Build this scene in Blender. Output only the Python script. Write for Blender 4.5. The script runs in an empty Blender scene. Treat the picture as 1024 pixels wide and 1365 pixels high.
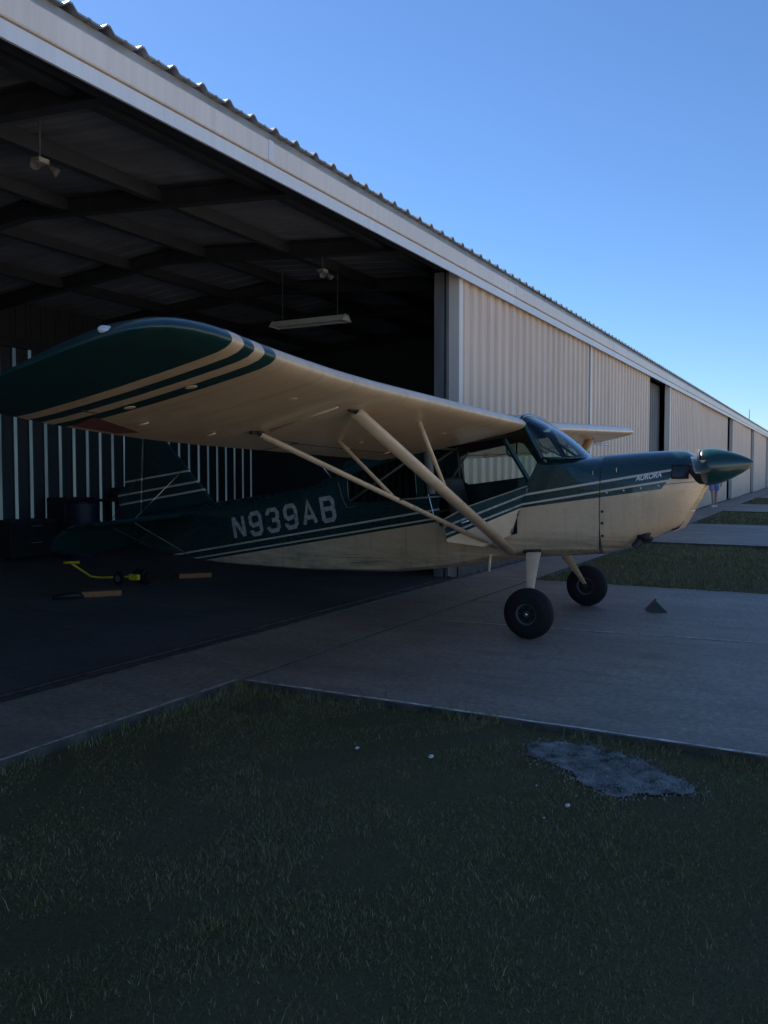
import bpy, bmesh, math, random
import numpy as np
from mathutils import Vector, Matrix
random.seed(7); rng = np.random.default_rng(11)
PI = math.pi
sc = bpy.context.scene
COL = sc.collection

# ------------------------------------------------------------------ materials
def nodes(name):
    m = bpy.data.materials.new(name); m.use_nodes = True
    nt = m.node_tree
    return m, nt, nt.nodes['Principled BSDF']
def N(nt, typ, **kw):
    n = nt.nodes.new(typ)
    for k, v in kw.items():
        if k in n.inputs: n.inputs[k].default_value = v
        else: setattr(n, k, v)
    return n
def math_(nt, op, a, b=None, clamp=False):
    n = nt.nodes.new('ShaderNodeMath'); n.operation = op; n.use_clamp = clamp
    for i, v in enumerate((a, b)):
        if v is None: continue
        if isinstance(v, (int, float)): n.inputs[i].default_value = v
        else: nt.links.new(v, n.inputs[i])
    return n.outputs[0]
def mixc(nt, f, a, b, mode='MIX'):
    n = nt.nodes.new('ShaderNodeMix'); n.data_type = 'RGBA'; n.blend_type = mode
    for s, v in ((n.inputs[0], f), (n.inputs[6], a), (n.inputs[7], b)):
        if isinstance(v, (int, float)): s.default_value = v
        elif isinstance(v, tuple): s.default_value = (*v[:3], 1)
        else: nt.links.new(v, s)
    return n.outputs[2]
def noise(nt, vec, scale, detail=4, rough=.55):
    n = N(nt, 'ShaderNodeTexNoise'); n.inputs['Scale'].default_value = scale
    n.inputs['Detail'].default_value = detail; n.inputs['Roughness'].default_value = rough
    if vec is not None: nt.links.new(vec, n.inputs['Vector'])
    return n.outputs['Fac']
def ramp(nt, f, lo, hi):
    n = nt.nodes.new('ShaderNodeMapRange'); n.inputs[1].default_value = lo; n.inputs[2].default_value = hi
    nt.links.new(f, n.inputs[0]); return n.outputs[0]
def coord(nt): return nt.nodes.new('ShaderNodeTexCoord').outputs['Object']
def scaled(nt, v, s):
    n = nt.nodes.new('ShaderNodeMapping'); n.inputs['Scale'].default_value = s
    nt.links.new(v, n.inputs['Vector']); return n.outputs[0]
def bump(nt, b, h, strength=.3, dist=.01):
    n = nt.nodes.new('ShaderNodeBump'); n.inputs['Strength'].default_value = strength; n.inputs['Distance'].default_value = dist
    nt.links.new(h, n.inputs['Height']); nt.links.new(n.outputs[0], b.inputs['Normal'])
def simple(name, c, rough=.6, metal=0., coat=0., var=.12, vs=6, bmp=0, spec=.5, stretch=(1, 1, 1)):
    m, nt, b = nodes(name)
    v = scaled(nt, coord(nt), stretch)
    f = noise(nt, v, vs)
    d = tuple(x*(1-var*1.6) for x in c); l = tuple(min(1, x*(1+var*1.6)) for x in c)
    nt.links.new(mixc(nt, ramp(nt, f, .3, .7), d, l), b.inputs['Base Color'])
    b.inputs['Roughness'].default_value = rough; b.inputs['Metallic'].default_value = metal
    b.inputs['Coat Weight'].default_value = coat; b.inputs['Coat Roughness'].default_value = .08
    b.inputs['Specular IOR Level'].default_value = spec
    if bmp: bump(nt, b, noise(nt, v, vs*8), bmp, .004)
    return m
CREAM = (.78, .56, .35); GREEN = (.005, .040, .038); STRIPE = (.66, .58, .45)
def paint(name, mask_fn, rough=.3, coat=.5, fabric=False):
    """aircraft paint: mask_fn(nt, x, y, z) -> (green factor, stripe factor)"""
    m, nt, b = nodes(name)
    c = coord(nt); s = nt.nodes.new('ShaderNodeSeparateXYZ'); nt.links.new(c, s.inputs[0])
    g, st = mask_fn(nt, s.outputs[0], s.outputs[1], s.outputs[2])
    n1 = noise(nt, c, 3.0); n2 = noise(nt, scaled(nt, c, (1, 1, 3)), 14, 6)
    cr = mixc(nt, ramp(nt, n1, .3, .75), tuple(x*.86 for x in CREAM), CREAM)
    cr = mixc(nt, ramp(nt, n2, .58, .85), cr, tuple(x*.72 for x in CREAM))
    col = mixc(nt, g, cr, GREEN)
    if st is not None: col = mixc(nt, st, col, STRIPE)
    if fabric:
        fr_ = math_(nt, 'ABSOLUTE', math_(nt, 'SUBTRACT', math_(nt, 'FRACT', math_(nt, 'MULTIPLY', s.outputs[0], 1/.335)), .5))
        tape = math_(nt, 'LESS_THAN', fr_, .055); sag = math_(nt, 'MULTIPLY', fr_, .8)
        col = mixc(nt, math_(nt, 'MULTIPLY', tape, .10), col, (.02, .015, .01))
        gr_ = ramp(nt, noise(nt, scaled(nt, c, (7, 1.2, 1)), 1.6, 7, .7), .50, .80)
        col = mixc(nt, math_(nt, 'MULTIPLY', gr_, .30), col, (.10, .075, .05))
        n1 = math_(nt, 'ADD', math_(nt, 'MULTIPLY', n1, .5), math_(nt, 'ADD', sag, math_(nt, 'MULTIPLY', tape, .12)))
    else:
        low = math_(nt, 'MULTIPLY', ramp(nt, s.outputs[2], .85, .4), ramp(nt, noise(nt, scaled(nt, c, (1, .7, 5)), 3, 7, .7), .38, .72))
        col = mixc(nt, math_(nt, 'MULTIPLY', low, .75), col, (.09, .07, .05))
        st2 = ramp(nt, noise(nt, scaled(nt, c, (1, 6, .5)), 2.2, 6, .65), .52, .8)
        col = mixc(nt, math_(nt, 'MULTIPLY', st2, .40), col, (.12, .09, .065))
        oil = math_(nt, 'MULTIPLY', math_(nt, 'MULTIPLY', ramp(nt, s.outputs[1], 1.5, 1.62), ramp(nt, s.outputs[1], 3.6, 1.7)), math_(nt, 'MULTIPLY', ramp(nt, s.outputs[2], .86, .72), ramp(nt, noise(nt, scaled(nt, c, (1, 1.2, 22)), 1.4, 5), .35, .6)))
        col = mixc(nt, math_(nt, 'MULTIPLY', oil, .6), col, (.03, .026, .022))
    nt.links.new(col, b.inputs['Base Color'])
    b.inputs['Roughness'].default_value = rough
    b.inputs['Coat Weight'].default_value = coat; b.inputs['Coat Roughness'].default_value = .06
    rr = math_(nt, 'ADD', math_(nt, 'MULTIPLY', n2, .22), rough-.1); nt.links.new(rr, b.inputs['Roughness'])
    bump(nt, b, n1, .25 if fabric else .12, .012)
    return m
def band(nt, v, c, hw):   # 1 inside |v-c|<hw
    return math_(nt, 'LESS_THAN', math_(nt, 'ABSOLUTE', math_(nt, 'SUBTRACT', v, c)), hw)
def line(nt, y, z0, y0, k):  # z0 - k*(y-y0)
    return math_(nt, 'SUBTRACT', z0+k*y0, math_(nt, 'MULTIPLY', y, k))
def body_mask(nt, x, y, z):
    G = math_(nt, 'MINIMUM', line(nt, y, 1.047, 2.5, .148), line(nt, y, 1.047, 2.5, .176))
    green = math_(nt, 'GREATER_THAN', z, G)
    s1 = line(nt, y, 1.165, 2.47, .1745); s2 = line(nt, y, 1.081, 2.48, .174)
    st = math_(nt, 'MAXIMUM', band(nt, math_(nt, 'SUBTRACT', z, s1), 0, .0095), band(nt, math_(nt, 'SUBTRACT', z, s2), 0, .0085))
    # slanted front end of the stripes and the cream nose below the upper stripe
    diag = math_(nt, 'ADD', math_(nt, 'MULTIPLY', math_(nt, 'SUBTRACT', z, 1.226), -.7), 1.295)  # y at the cut
    aft = math_(nt, 'GREATER_THAN', y, diag)
    above = math_(nt, 'GREATER_THAN', z, math_(nt, 'ADD', s1, 0.0))
    green = math_(nt, 'MULTIPLY', green, math_(nt, 'MAXIMUM', aft, above))
    st = math_(nt, 'MULTIPLY', st, aft)
    return green, st
def wing_mask(cx, far=False):
    def f(nt, x, y, z):
        r = math_(nt, 'ABSOLUTE', math_(nt, 'SUBTRACT', x, cx))
        g = math_(nt, 'GREATER_THAN', r, 4.15)
        s = math_(nt, 'MAXIMUM', band(nt, r, 4.283, .04), band(nt, r, 4.445, .042))
        return math_(nt, 'MULTIPLY', g, math_(nt, 'SUBTRACT', 1, s)), None
    return f
def fin_mask(nt, x, y, z):
    st = None
    for z0, y0, k in ((1.25, 7.69, .137), (1.078, 7.82, .146), (.985, 7.68, .153)):
        b_ = band(nt, math_(nt, 'SUBTRACT', z, line(nt, y, z0, y0, k)), 0, .011)
        st = b_ if st is None else math_(nt, 'MAXIMUM', st, b_)
    one = math_(nt, 'GREATER_THAN', z, -5)
    return one, st
def glass(name, tint=(.75, .85, .82), refl=1.0):
    m = bpy.data.materials.new(name); m.use_nodes = True; nt = m.node_tree; nt.nodes.clear()
    o = nt.nodes.new('ShaderNodeOutputMaterial'); mx = nt.nodes.new('ShaderNodeMixShader')
    t = nt.nodes.new('ShaderNodeBsdfTransparent'); t.inputs[0].default_value = (*tint, 1)
    g = nt.nodes.new('ShaderNodeBsdfGlossy'); g.inputs['Roughness'].default_value = .04
    fr = nt.nodes.new('ShaderNodeFresnel'); fr.inputs[0].default_value = 1.5
    nt.links.new(math_(nt, 'MULTIPLY', fr.outputs[0], refl, True), mx.inputs[0])
    nt.links.new(t.outputs[0], mx.inputs[1]); nt.links.new(g.outputs[0], mx.inputs[2]); nt.links.new(mx.outputs[0], o.inputs[0])
    return m
CX = 7.57
M = {}
M['body'] = paint('aircraft_paint', body_mask, .28, .6)
M['wing'] = paint('wing_paint', wing_mask(CX), .36, .35, True)
M['fin'] = paint('fin_paint', fin_mask, .35, .3, True)
M['green'] = simple('green_enamel', GREEN, .25, coat=.7, var=.08)
M['cream'] = simple('cream_enamel', CREAM, .35, coat=.35, var=.07)
M['glass'] = glass('clear_acrylic', (.62, .75, .70), 1.3); M['tint'] = glass('smoky_acrylic', (.13, .16, .165))
M['dark'] = simple('cabin_dark_trim', (.025, .024, .024), .7)
M['brown'] = simple('cabin_brown_vinyl', (.06, .04, .03), .6)
M['tube'] = simple('painted_steel_tube', (.16, .17, .17), .45)
M['chrome'] = simple('bright_metal', (.6, .62, .64), .22, metal=1)
M['rubber'] = simple('tyre_rubber', (.012, .012, .013), .75, vs=20, bmp=.2, spec=.3)
M['rim'] = simple('dark_wheel_metal', (.055, .058, .065), .4, metal=.5)
M['rimring'] = simple('worn_rim_edge', (.16, .165, .175), .45, metal=.4)
M['letter'] = simple('faded_white_letters', (.42, .40, .36), .6, var=.25, vs=30)
M['white'] = simple('white_enamel', (.78, .78, .76), .45, var=.05)
M['red'] = simple('maroon_patch', (.20, .06, .055), .7)
M['yellow'] = simple('yellow_paint', (.75, .55, .02), .5)
M['wood'] = simple('orange_lumber', (.36, .15, .05), .7, var=.2, stretch=(8, 1, 8))
M['black'] = simple('black_plastic', (.012, .012, .013), .55)
M['prop'] = simple('propeller_black', (.02, .022, .025), .22, coat=.3)
M['propgrey'] = simple('propeller_grey', (.22, .2, .2), .3, metal=.3)
M['exh'] = simple('sooty_exhaust', (.03, .03, .032), .5, metal=.5)
M['lens'] = simple('clear_lamp_lens', (.7, .74, .78), .1, coat=1)

def tin(name, c, rough=.45, dirt=.25, metal=0.0, seed=0, low=.25, screws=False):
    """painted corrugated steel with streaks, dents and grime near the ground"""
    m, nt, b = nodes(name); v = coord(nt)
    st = noise(nt, scaled(nt, v, (6, 6, .35)), 2.2, 5); big = noise(nt, v, .8, 3)
    col = mixc(nt, ramp(nt, st, .42, .75), c, tuple(x*(1-dirt) for x in c))
    col = mixc(nt, ramp(nt, big, .35, .7), col, mixc(nt, .5, c, tuple(x*.8 for x in c)))
    s = nt.nodes.new('ShaderNodeSeparateXYZ'); nt.links.new(v, s.inputs[0])
    h = ramp(nt, s.outputs[2], .9, 0.0); fine = noise(nt, v, 9, 6)
    f = math_(nt, 'MULTIPLY', math_(nt, 'MULTIPLY', h, ramp(nt, fine, .35, .7)), low*2, True)
    col = mixc(nt, f, col, tuple(x*.5*y for x, y in zip(c, (1.0, .85, .7))))
    wn = nt.nodes.new('ShaderNodeTexWhiteNoise'); wn.noise_dimensions = '1D'
    nt.links.new(math_(nt, 'FLOOR', math_(nt, 'MULTIPLY', s.outputs[0], 1/.915)), wn.inputs['W'])
    col = mixc(nt, math_(nt, 'MULTIPLY', wn.outputs['Value'], .16), col, tuple(x*.55 for x in c))
    if screws:
        fx = math_(nt, 'FRACT', math_(nt, 'MULTIPLY', s.outputs[0], 1/.305)); dx_ = math_(nt, 'MULTIPLY', math_(nt, 'ABSOLUTE', math_(nt, 'SUBTRACT', fx, .21)), .305)
        for z in (.5, 1.75, 3.0, 3.7):
            dz_ = math_(nt, 'SUBTRACT', s.outputs[2], z); rr_ = math_(nt, 'ADD', math_(nt, 'MULTIPLY', dx_, dx_), math_(nt, 'MULTIPLY', dz_, dz_))
            col = mixc(nt, math_(nt, 'MULTIPLY', math_(nt, 'LESS_THAN', rr_, .00012), .75), col, (.10, .08, .07))
            drip = math_(nt, 'MULTIPLY', math_(nt, 'LESS_THAN', dx_, .007), math_(nt, 'MULTIPLY', math_(nt, 'LESS_THAN', dz_, 0), ramp(nt, dz_, -.35, 0)))
            col = mixc(nt, math_(nt, 'MULTIPLY', drip, .22), col, (.22, .12, .07))
    nt.links.new(col, b.inputs['Base Color']); b.inputs['Roughness'].default_value = rough; b.inputs['Metallic'].default_value = metal
    bump(nt, b, math_(nt, 'ADD', big, math_(nt, 'MULTIPLY', noise(nt, scaled(nt, v, (1, 1, .6)), 2.5, 2), .5)), .35, .03)
    return m
M['tan'] = tin('tan_corrugated_steel', (.76, .59, .47), screws=True)
M['trim'] = tin('pale_door_trim', (.80, .74, .68), dirt=.15)
M['fascia_low'] = tin('white_fascia_steel', (.76, .80, .86), .4, .12)
M['fascia'] = tin('offwhite_gutter_steel', (.80, .75, .71), .42, .15)
M['rust'] = simple('rusty_seam', (.35, .20, .10), .8, var=.3)
M['galv'] = simple('galvanised_roof', (.34, .34, .33), .35, metal=.35, var=.15, vs=3)
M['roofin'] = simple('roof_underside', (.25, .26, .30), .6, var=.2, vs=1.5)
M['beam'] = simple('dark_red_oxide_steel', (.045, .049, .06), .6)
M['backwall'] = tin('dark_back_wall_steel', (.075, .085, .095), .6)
M['jamb'] = simple('grey_door_edge', (.16, .165, .175), .55, stretch=(1, 1, .2))
m = bpy.data.materials.new('translucent_panel_strip'); m.use_nodes = True; nt = m.node_tree; nt.nodes.clear()
o_ = nt.nodes.new('ShaderNodeOutputMaterial'); t_ = nt.nodes.new('ShaderNodeBsdfTranslucent')
nz = noise(nt, scaled(nt, coord(nt), (3.3, 1, .5)), 1.2, 4)
nt.links.new(mixc(nt, ramp(nt, nz, .3, .7), (.007, .012, .017), (.021, .035, .048)), t_.inputs[0]); nt.links.new(t_.outputs[0], o_.inputs[0])
M['strip'] = m

def concrete(name, c, joint=None, stain=.5, rough=.62, axis=None):
    m, nt, b = nodes(name); v = coord(nt)
    big = noise(nt, v, .55, 5, .6); mid = noise(nt, scaled(nt, v, (1.6, .5, 1)), 3.2, 8, .7); fine = noise(nt, v, 60, 4, .7)
    streak = noise(nt, scaled(nt, v, (3.5, 1.0, 1)), 2.2, 9, .72); grit = noise(nt, v, 24, 6, .8)
    col = mixc(nt, ramp(nt, big, .3, .72), tuple(x*.68 for x in c), tuple(x*1.15 for x in c))
    col = mixc(nt, ramp(nt, mid, .45, .8), col, tuple(x*(1-stain) for x in c))
    col = mixc(nt, math_(nt, 'MULTIPLY', ramp(nt, streak, .50, .75), .30), col, tuple(x*1.5 for x in c))
    col = mixc(nt, math_(nt, 'MULTIPLY', ramp(nt, fine, .5, .72), .38), col, tuple(x*.45 for x in c))
    col = mixc(nt, math_(nt, 'MULTIPLY', ramp(nt, grit, .50, .60), .75), col, tuple(x*.5 for x in c)); col = mixc(nt, math_(nt, 'MULTIPLY', ramp(nt, grit, .44, .34), .6), col, tuple(min(1, x*1.7) for x in c))
    ov = nt.nodes.new('ShaderNodeTexVoronoi'); ov.inputs['Scale'].default_value = .9; nt.links.new(v, ov.inputs['Vector'])
    spot = math_(nt, 'ADD', ov.outputs['Distance'], math_(nt, 'MULTIPLY', mid, .22))
    col = mixc(nt, math_(nt, 'MULTIPLY', ramp(nt, spot, .26, .15), .55), col, tuple(x*.3 for x in c))
    pat = noise(nt, scaled(nt, v, (.9, .5, 1)), .9, 2, .5)
    col = mixc(nt, math_(nt, 'MULTIPLY', ramp(nt, pat, .5, .62), .4), col, tuple(x*.5 for x in c))
    vo = nt.nodes.new('ShaderNodeTexVoronoi'); vo.feature = 'DISTANCE_TO_EDGE'; vo.inputs['Scale'].default_value = .55
    wob = nt.nodes.new('ShaderNodeVectorMath'); wob.operation = 'ADD'; nn = nt.nodes.new('ShaderNodeTexNoise'); nn.inputs['Scale'].default_value = 2.5
    nt.links.new(v, nn.inputs['Vector']); nt.links.new(v, wob.inputs[0]); nt.links.new(nn.outputs['Color'], wob.inputs[1]); nt.links.new(wob.outputs[0], vo.inputs['Vector'])
    crack = math_(nt, 'MULTIPLY', math_(nt, 'LESS_THAN', vo.outputs['Distance'], .006), ramp(nt, big, .45, .6))
    col = mixc(nt, math_(nt, 'MULTIPLY', crack, .6, True), col, tuple(x*.3 for x in c))
    nt.links.new(col, b.inputs['Base Color']); b.inputs['Roughness'].default_value = rough
    nt.links.new(math_(nt, 'ADD', math_(nt, 'MULTIPLY', mid, .3), rough-.15), b.inputs['Roughness'])
    bump(nt, b, math_(nt, 'ADD', math_(nt, 'ADD', fine, grit), math_(nt, 'MULTIPLY', mid, .8)), .7, .008)
    return m
M['ramp'] = concrete('old_concrete_ramp', (.36, .285, .215))
M['taxi_bounce'] = concrete('pale_bounce_concrete', (.54, .49, .43), stain=.25)  # warm pale tone chosen to bounce sunlight up at the aircraft
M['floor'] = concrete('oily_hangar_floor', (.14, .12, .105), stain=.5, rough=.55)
M['edge'] = simple('pale_slab_edge', (.62, .56, .48), .8, var=.35, vs=15)
M['slabside'] = simple('dirty_slab_side', (.075, .068, .055), .9, var=.35, vs=8, bmp=.5)
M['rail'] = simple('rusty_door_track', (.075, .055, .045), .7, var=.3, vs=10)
def soil():
    m, nt, b = nodes('grass_and_soil'); v = coord(nt)
    big = noise(nt, v, .7, 5); mid = noise(nt, v, 7, 8, .7); fine = noise(nt, v, 70, 5, .75)
    col = mixc(nt, ramp(nt, big, .35, .7), (.125, .105, .042), (.18, .138, .07))
    col = mixc(nt, ramp(nt, mid, .4, .75), col, (.12, .12, .055))
    col = mixc(nt, ramp(nt, fine, .5, .75), col, (.035, .038, .024))
    nt.links.new(col, b.inputs['Base Color']); b.inputs['Roughness'].default_value = .95; b.inputs['Specular IOR Level'].default_value = .15
    bump(nt, b, math_(nt, 'ADD', fine, mid), .8, .03)
    return m
M['soil'] = soil()
def blade_mat():
    m, nt, b = nodes('grass_blades'); v = coord(nt)
    g = nt.nodes.new('ShaderNodeNewGeometry'); f = g.outputs['Random Per Island']
    big = noise(nt, v, .8, 4)
    col = mixc(nt, f, (.145, .132, .040), (.26, .23, .075))
    dry = math_(nt, 'GREATER_THAN', math_(nt, 'ADD', f, math_(nt, 'MULTIPLY', big, .35)), 1.03)
    col = mixc(nt, dry, col, (.42, .36, .22))
    col = mixc(nt, math_(nt, 'MULTIPLY', ramp(nt, big, .48, .68), .55), col, (.28, .22, .10))
    nt.links.new(col, b.inputs['Base Color']); b.inputs['Roughness'].default_value = .6
    b.inputs['Specular IOR Level'].default_value = .3
    return m
M['blade'] = blade_mat()
M['gravel'] = simple('pale_crushed_stone', (.19, .178, .16), .85, var=.5, vs=11, bmp=.5)
M['pebble'] = simple('white_pebble', (.6, .6, .58), .8)
M['skin'] = simple('skin', (.42, .22, .15), .55); M['skin_d'] = M['skin']
M['shirt'] = simple('dark_shirt', (.02, .025, .028), .85); M['shorts'] = simple('blue_shorts', (.22, .24, .50), .85)
M['hair'] = simple('dark_hair', (.02, .015, .012), .7); M['paper'] = simple('paper', (.75, .74, .66), .8)

# ------------------------------------------------------------------ object helpers
class MB:
    def __init__(s): s.v = []; s.f = []; s.m = []; s.cur = 0
    def add(s, vs, fs):
        o = len(s.v); s.v += [tuple(v) for v in vs]; s.f += [tuple(i+o for i in f) for f in fs]; s.m += [s.cur]*len(fs); return s
    def box(s, a, b):
        x0, y0, z0 = a; x1, y1, z1 = b
        return s.add([(x0,y0,z0),(x1,y0,z0),(x1,y1,z0),(x0,y1,z0),(x0,y0,z1),(x1,y0,z1),(x1,y1,z1),(x0,y1,z1)],
              [(0,3,2,1),(4,5,6,7),(0,1,5,4),(1,2,6,5),(2,3,7,6),(3,0,4,7)])
    def tube(s, pts, r, n=12, r2=None, flat=None, cap=True, up=None):
        """tube along pts; r scalar or list; flat=(ratio, axis vector) makes it oval with its long side along the axis"""
        pts = [Vector(p) for p in pts]; rings = []
        rs = r if isinstance(r, (list, tuple)) else [r]*len(pts)
        for i, p in enumerate(pts):
            d = (pts[min(i+1, len(pts)-1)]-pts[max(i-1, 0)]).normalized()
            ref = Vector(flat[1]) if flat else (Vector((0,0,1)) if abs(d.z) < .9 else Vector((1,0,0)))
            u = (ref-d*ref.dot(d)).normalized(); w = d.cross(u)
            k = flat[0] if flat else 1
            rings.append([p+u*rs[i]*k*math.cos(2*PI*j/n)+w*rs[i]*math.sin(2*PI*j/n) for j in range(n)])
        return s.loft(rings, cap)
    def loft(s, rings, cap=True, closed=True):
        n = len(rings[0]); vs = [v for r in rings for v in r]; fs = []
        for i in range(len(rings)-1):
            for j in range(n if closed else n-1):
                a = i*n+j; b = i*n+(j+1) % n
                fs.append((a, b, b+n, a+n))
        if cap:
            fs.append(tuple(reversed(range(n)))); fs.append(tuple(range((len(rings)-1)*n, len(rings)*n)))
        return s.add(vs, fs)
    def lathe(s, prof, c, axis, n=40):
        """prof list of (offset along axis, radius)"""
        a = Vector(axis).normalized(); u = a.orthogonal().normalized(); w = a.cross(u); c = Vector(c)
        return s.loft([[c+a*t+(u*math.cos(2*PI*j/n)+w*math.sin(2*PI*j/n))*max(r, 1e-4) for j in range(n)] for t, r in prof], True)
    def build(s, name, mats, parent=None, smooth=False, angle=None, bevel=0):
        me = bpy.data.meshes.new(name); me.from_pydata(s.v, [], s.f)
        mats = mats if isinstance(mats, list) else [mats]
        for m in mats: me.materials.append(m)
        me.polygons.foreach_set('material_index', s.m)
        bm = bmesh.new(); bm.from_mesh(me); bmesh.ops.recalc_face_normals(bm, faces=bm.faces)
        if smooth:
            for f in bm.faces: f.smooth = True
            if angle:
                for e in bm.edges:
                    if len(e.link_faces) == 2 and e.calc_face_angle(0) > math.radians(angle): e.smooth = False
        bm.to_mesh(me); bm.free(); me.update()
        o = bpy.data.objects.new(name, me); COL.objects.link(o)
        if bevel:
            b = o.modifiers.new('bevel', 'BEVEL'); b.width = bevel; b.segments = 2; b.limit_method = 'ANGLE'
        if parent is not None:
            o.parent = parent; o.matrix_parent_inverse = world(parent).inverted()
        return o
def world(o):
    m = o.matrix_basis.copy()
    return (world(o.parent) @ o.matrix_parent_inverse @ m) if o.parent else m
def tag(o, label=None, cat=None, group=None, kind=None):
    if label: o['label'] = label
    if cat: o['category'] = cat
    if group: o['group'] = group
    if kind: o['kind'] = kind
    return o
def thing(name, loc, label, cat, group=None, rz=0):
    o = bpy.data.objects.new(name, None); o.location = loc; o.rotation_euler = (0, 0, rz); o.empty_display_size = .2
    COL.objects.link(o); return tag(o, label, cat, group)
def interp(x, pts):
    if x <= pts[0][0]: return pts[0][1]
    for (a, b), (c, d) in zip(pts, pts[1:]):
        if x <= c: return b+(d-b)*(x-a)/(c-a)
    return pts[-1][1]
def gz(x): return max(0, (x-18))*.0088          # the land rises a little towards the far end

# ------------------------------------------------------------------ ground, slabs
def sheet(name, x0, x1, y0, y1, zt, mat, edge=None, thick=.12, dx=2.0, dy=2.0, jitter=0):
    nx = max(1, int((x1-x0)/dx)); ny = max(1, int((y1-y0)/dy)); mb = MB()
    vs = []; fs = []
    for i in range(nx+1):
        for j in range(ny+1):
            x = x0+(x1-x0)*i/nx; y = y0+(y1-y0)*j/ny
            vs.append((x, y, gz(x)+zt))
    for i in range(nx):
        for j in range(ny):
            a = i*(ny+1)+j; fs.append((a, a+ny+1, a+ny+2, a+1))
    mb.add(vs, fs)
    # sides
    def side(p):
        mb.cur = 1
        for a, b in zip(p, p[1:]):
            mb.add([a, b, (b[0], b[1], b[2]-thick), (a[0], a[1], a[2]-thick)], [(0, 1, 2, 3)])
    if thick:
        J = lambda i, j: vs[i*(ny+1)+j]
        side([J(i, 0) for i in range(nx+1)]); side([J(i, ny) for i in range(nx+1)])
        side([J(0, j) for j in range(ny+1)]); side([J(nx, j) for j in range(ny+1)])
    return tag(mb.build(name, [mat, M['slabside']]), kind='structure')
def groundz(x, y): return gz(x)-.046+.010*math.sin(x*1.7+y*.9)+.010*math.sin(y*2.3-x*.6)+.008*math.sin(x*3.1+1)
def ground():
    xs = [-400, -120, -40, -15] + list(np.arange(-10, 32, .5)) + [36, 42, 50, 60, 80, 120, 200, 500]
    ys = [-400, -120, -60, -30] + list(np.arange(-20, 14, .5)) + [20, 40, 100, 300]
    vs = []; 
    for x in xs:
        for y in ys:
            n = .010*math.sin(x*1.7+y*.9)+.010*math.sin(y*2.3-x*.6)+.008*math.sin(x*3.1+1)
            vs.append((x, y, gz(x)-.046+n))
    n = len(ys); fs = [(i*n+j, (i+1)*n+j, (i+1)*n+j+1, i*n+j+1) for i in range(len(xs)-1) for j in range(n-1)]
    o = MB().add(vs, fs).build('ground', M['soil'], smooth=True); tag(o, kind='structure')
ground()
RX = [(4.35, 10.28), (17.26, 23.35), (30.3, 36.2), (43.3, 49.2), (56.3, 62.2), (69.3, 75.2), (82.3, 88.2)]
for k, (a, b) in enumerate(RX + [(-8.7, -2.7)]):
    sheet('ramp', a, b, -2.98, 3.405, 0.0, M['ramp'], dx=3, dy=4)
sheet('bounce_taxiway', -60, 160, -26, -3.0, 0.0, M['taxi_bounce'], dx=6, dy=12)  # unseen; brought close and made pale to bounce sun onto nose and wings
sheet('apron', -30, 120, 3.42, 4.27, 0.004, M['ramp'], dx=3, dy=1)
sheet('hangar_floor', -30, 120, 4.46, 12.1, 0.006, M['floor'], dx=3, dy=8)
mb = MB()
for y0, y1, z in ((4.272, 4.30, .016), (4.345, 4.375, .012), (4.43, 4.458, .016)):
    for x in np.arange(-30, 120, 3.0):
        g0, g1 = gz(x), gz(x+3)
        mb.add([(x, y0, g0-.1), (x+3, y0, g1-.1), (x+3, y1, g1-.1), (x, y1, g0-.1), (x, y0, g0+z), (x+3, y0, g1+z), (x+3, y1, g1+z), (x, y1, g0+z)],
               [(4, 5, 6, 7), (0, 1, 5, 4), (2, 3, 7, 6)])
for x in np.arange(-30, 120, 3.0):
    mb.add([(x, 4.27, gz(x)-.02), (x+3, 4.27, gz(x+3)-.02), (x+3, 4.46, gz(x+3)-.02), (x, 4.46, gz(x)-.02)], [(0, 1, 2, 3)])
tag(mb.build('door_track', M['rail']), kind='structure')
# pale ragged strips on the slab edges and the saw-cut joint running down the ramp
mb = MB()
def edge_strip(mb, p0, p1, w, z, step=.12, rag=.5):
    p0 = np.array(p0); p1 = np.array(p1); L = np.linalg.norm(p1-p0); d = (p1-p0)/L; nrm = np.array([-d[1], d[0]])
    n = int(L/step); A = []; B = []
    for i in range(n+1):
        c = p0+d*L*i/n; a = w*(1+rag*(rng.random()-.5)*2)*.5; b = w*(1+rag*(rng.random()-.5)*2)*.5
        A.append((*(c+nrm*a), z+gz(c[0]))); B.append((*(c-nrm*b), z+gz(c[0])))
    mb.add(A+B, [(i, i+1, n+2+i, n+1+i) for i in range(n)])
edge_strip(mb, (4.368, 3.39), (4.368, -2.9), .024, .0045); edge_strip(mb, (-9, 3.438), (4.33, 3.438), .02, .0085)
edge_strip(mb, (10.262, 3.38), (10.262, -2.9), .025, .0045, rag=.9)
edge_strip(mb, (7.02, 3.2), (7.34, 0.1), .022, .0045, rag=.6); edge_strip(mb, (7.34, .1), (7.48, -2.9), .022, .0045, rag=.6)
edge_strip(mb, (17.28, 3.3), (17.28, -2.9), .04, .0045); edge_strip(mb, (20.2, 3.3), (20.2, -2.9), .03, .0045)
tag(mb.build('slab_edge', M['edge']), kind='structure')

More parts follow.
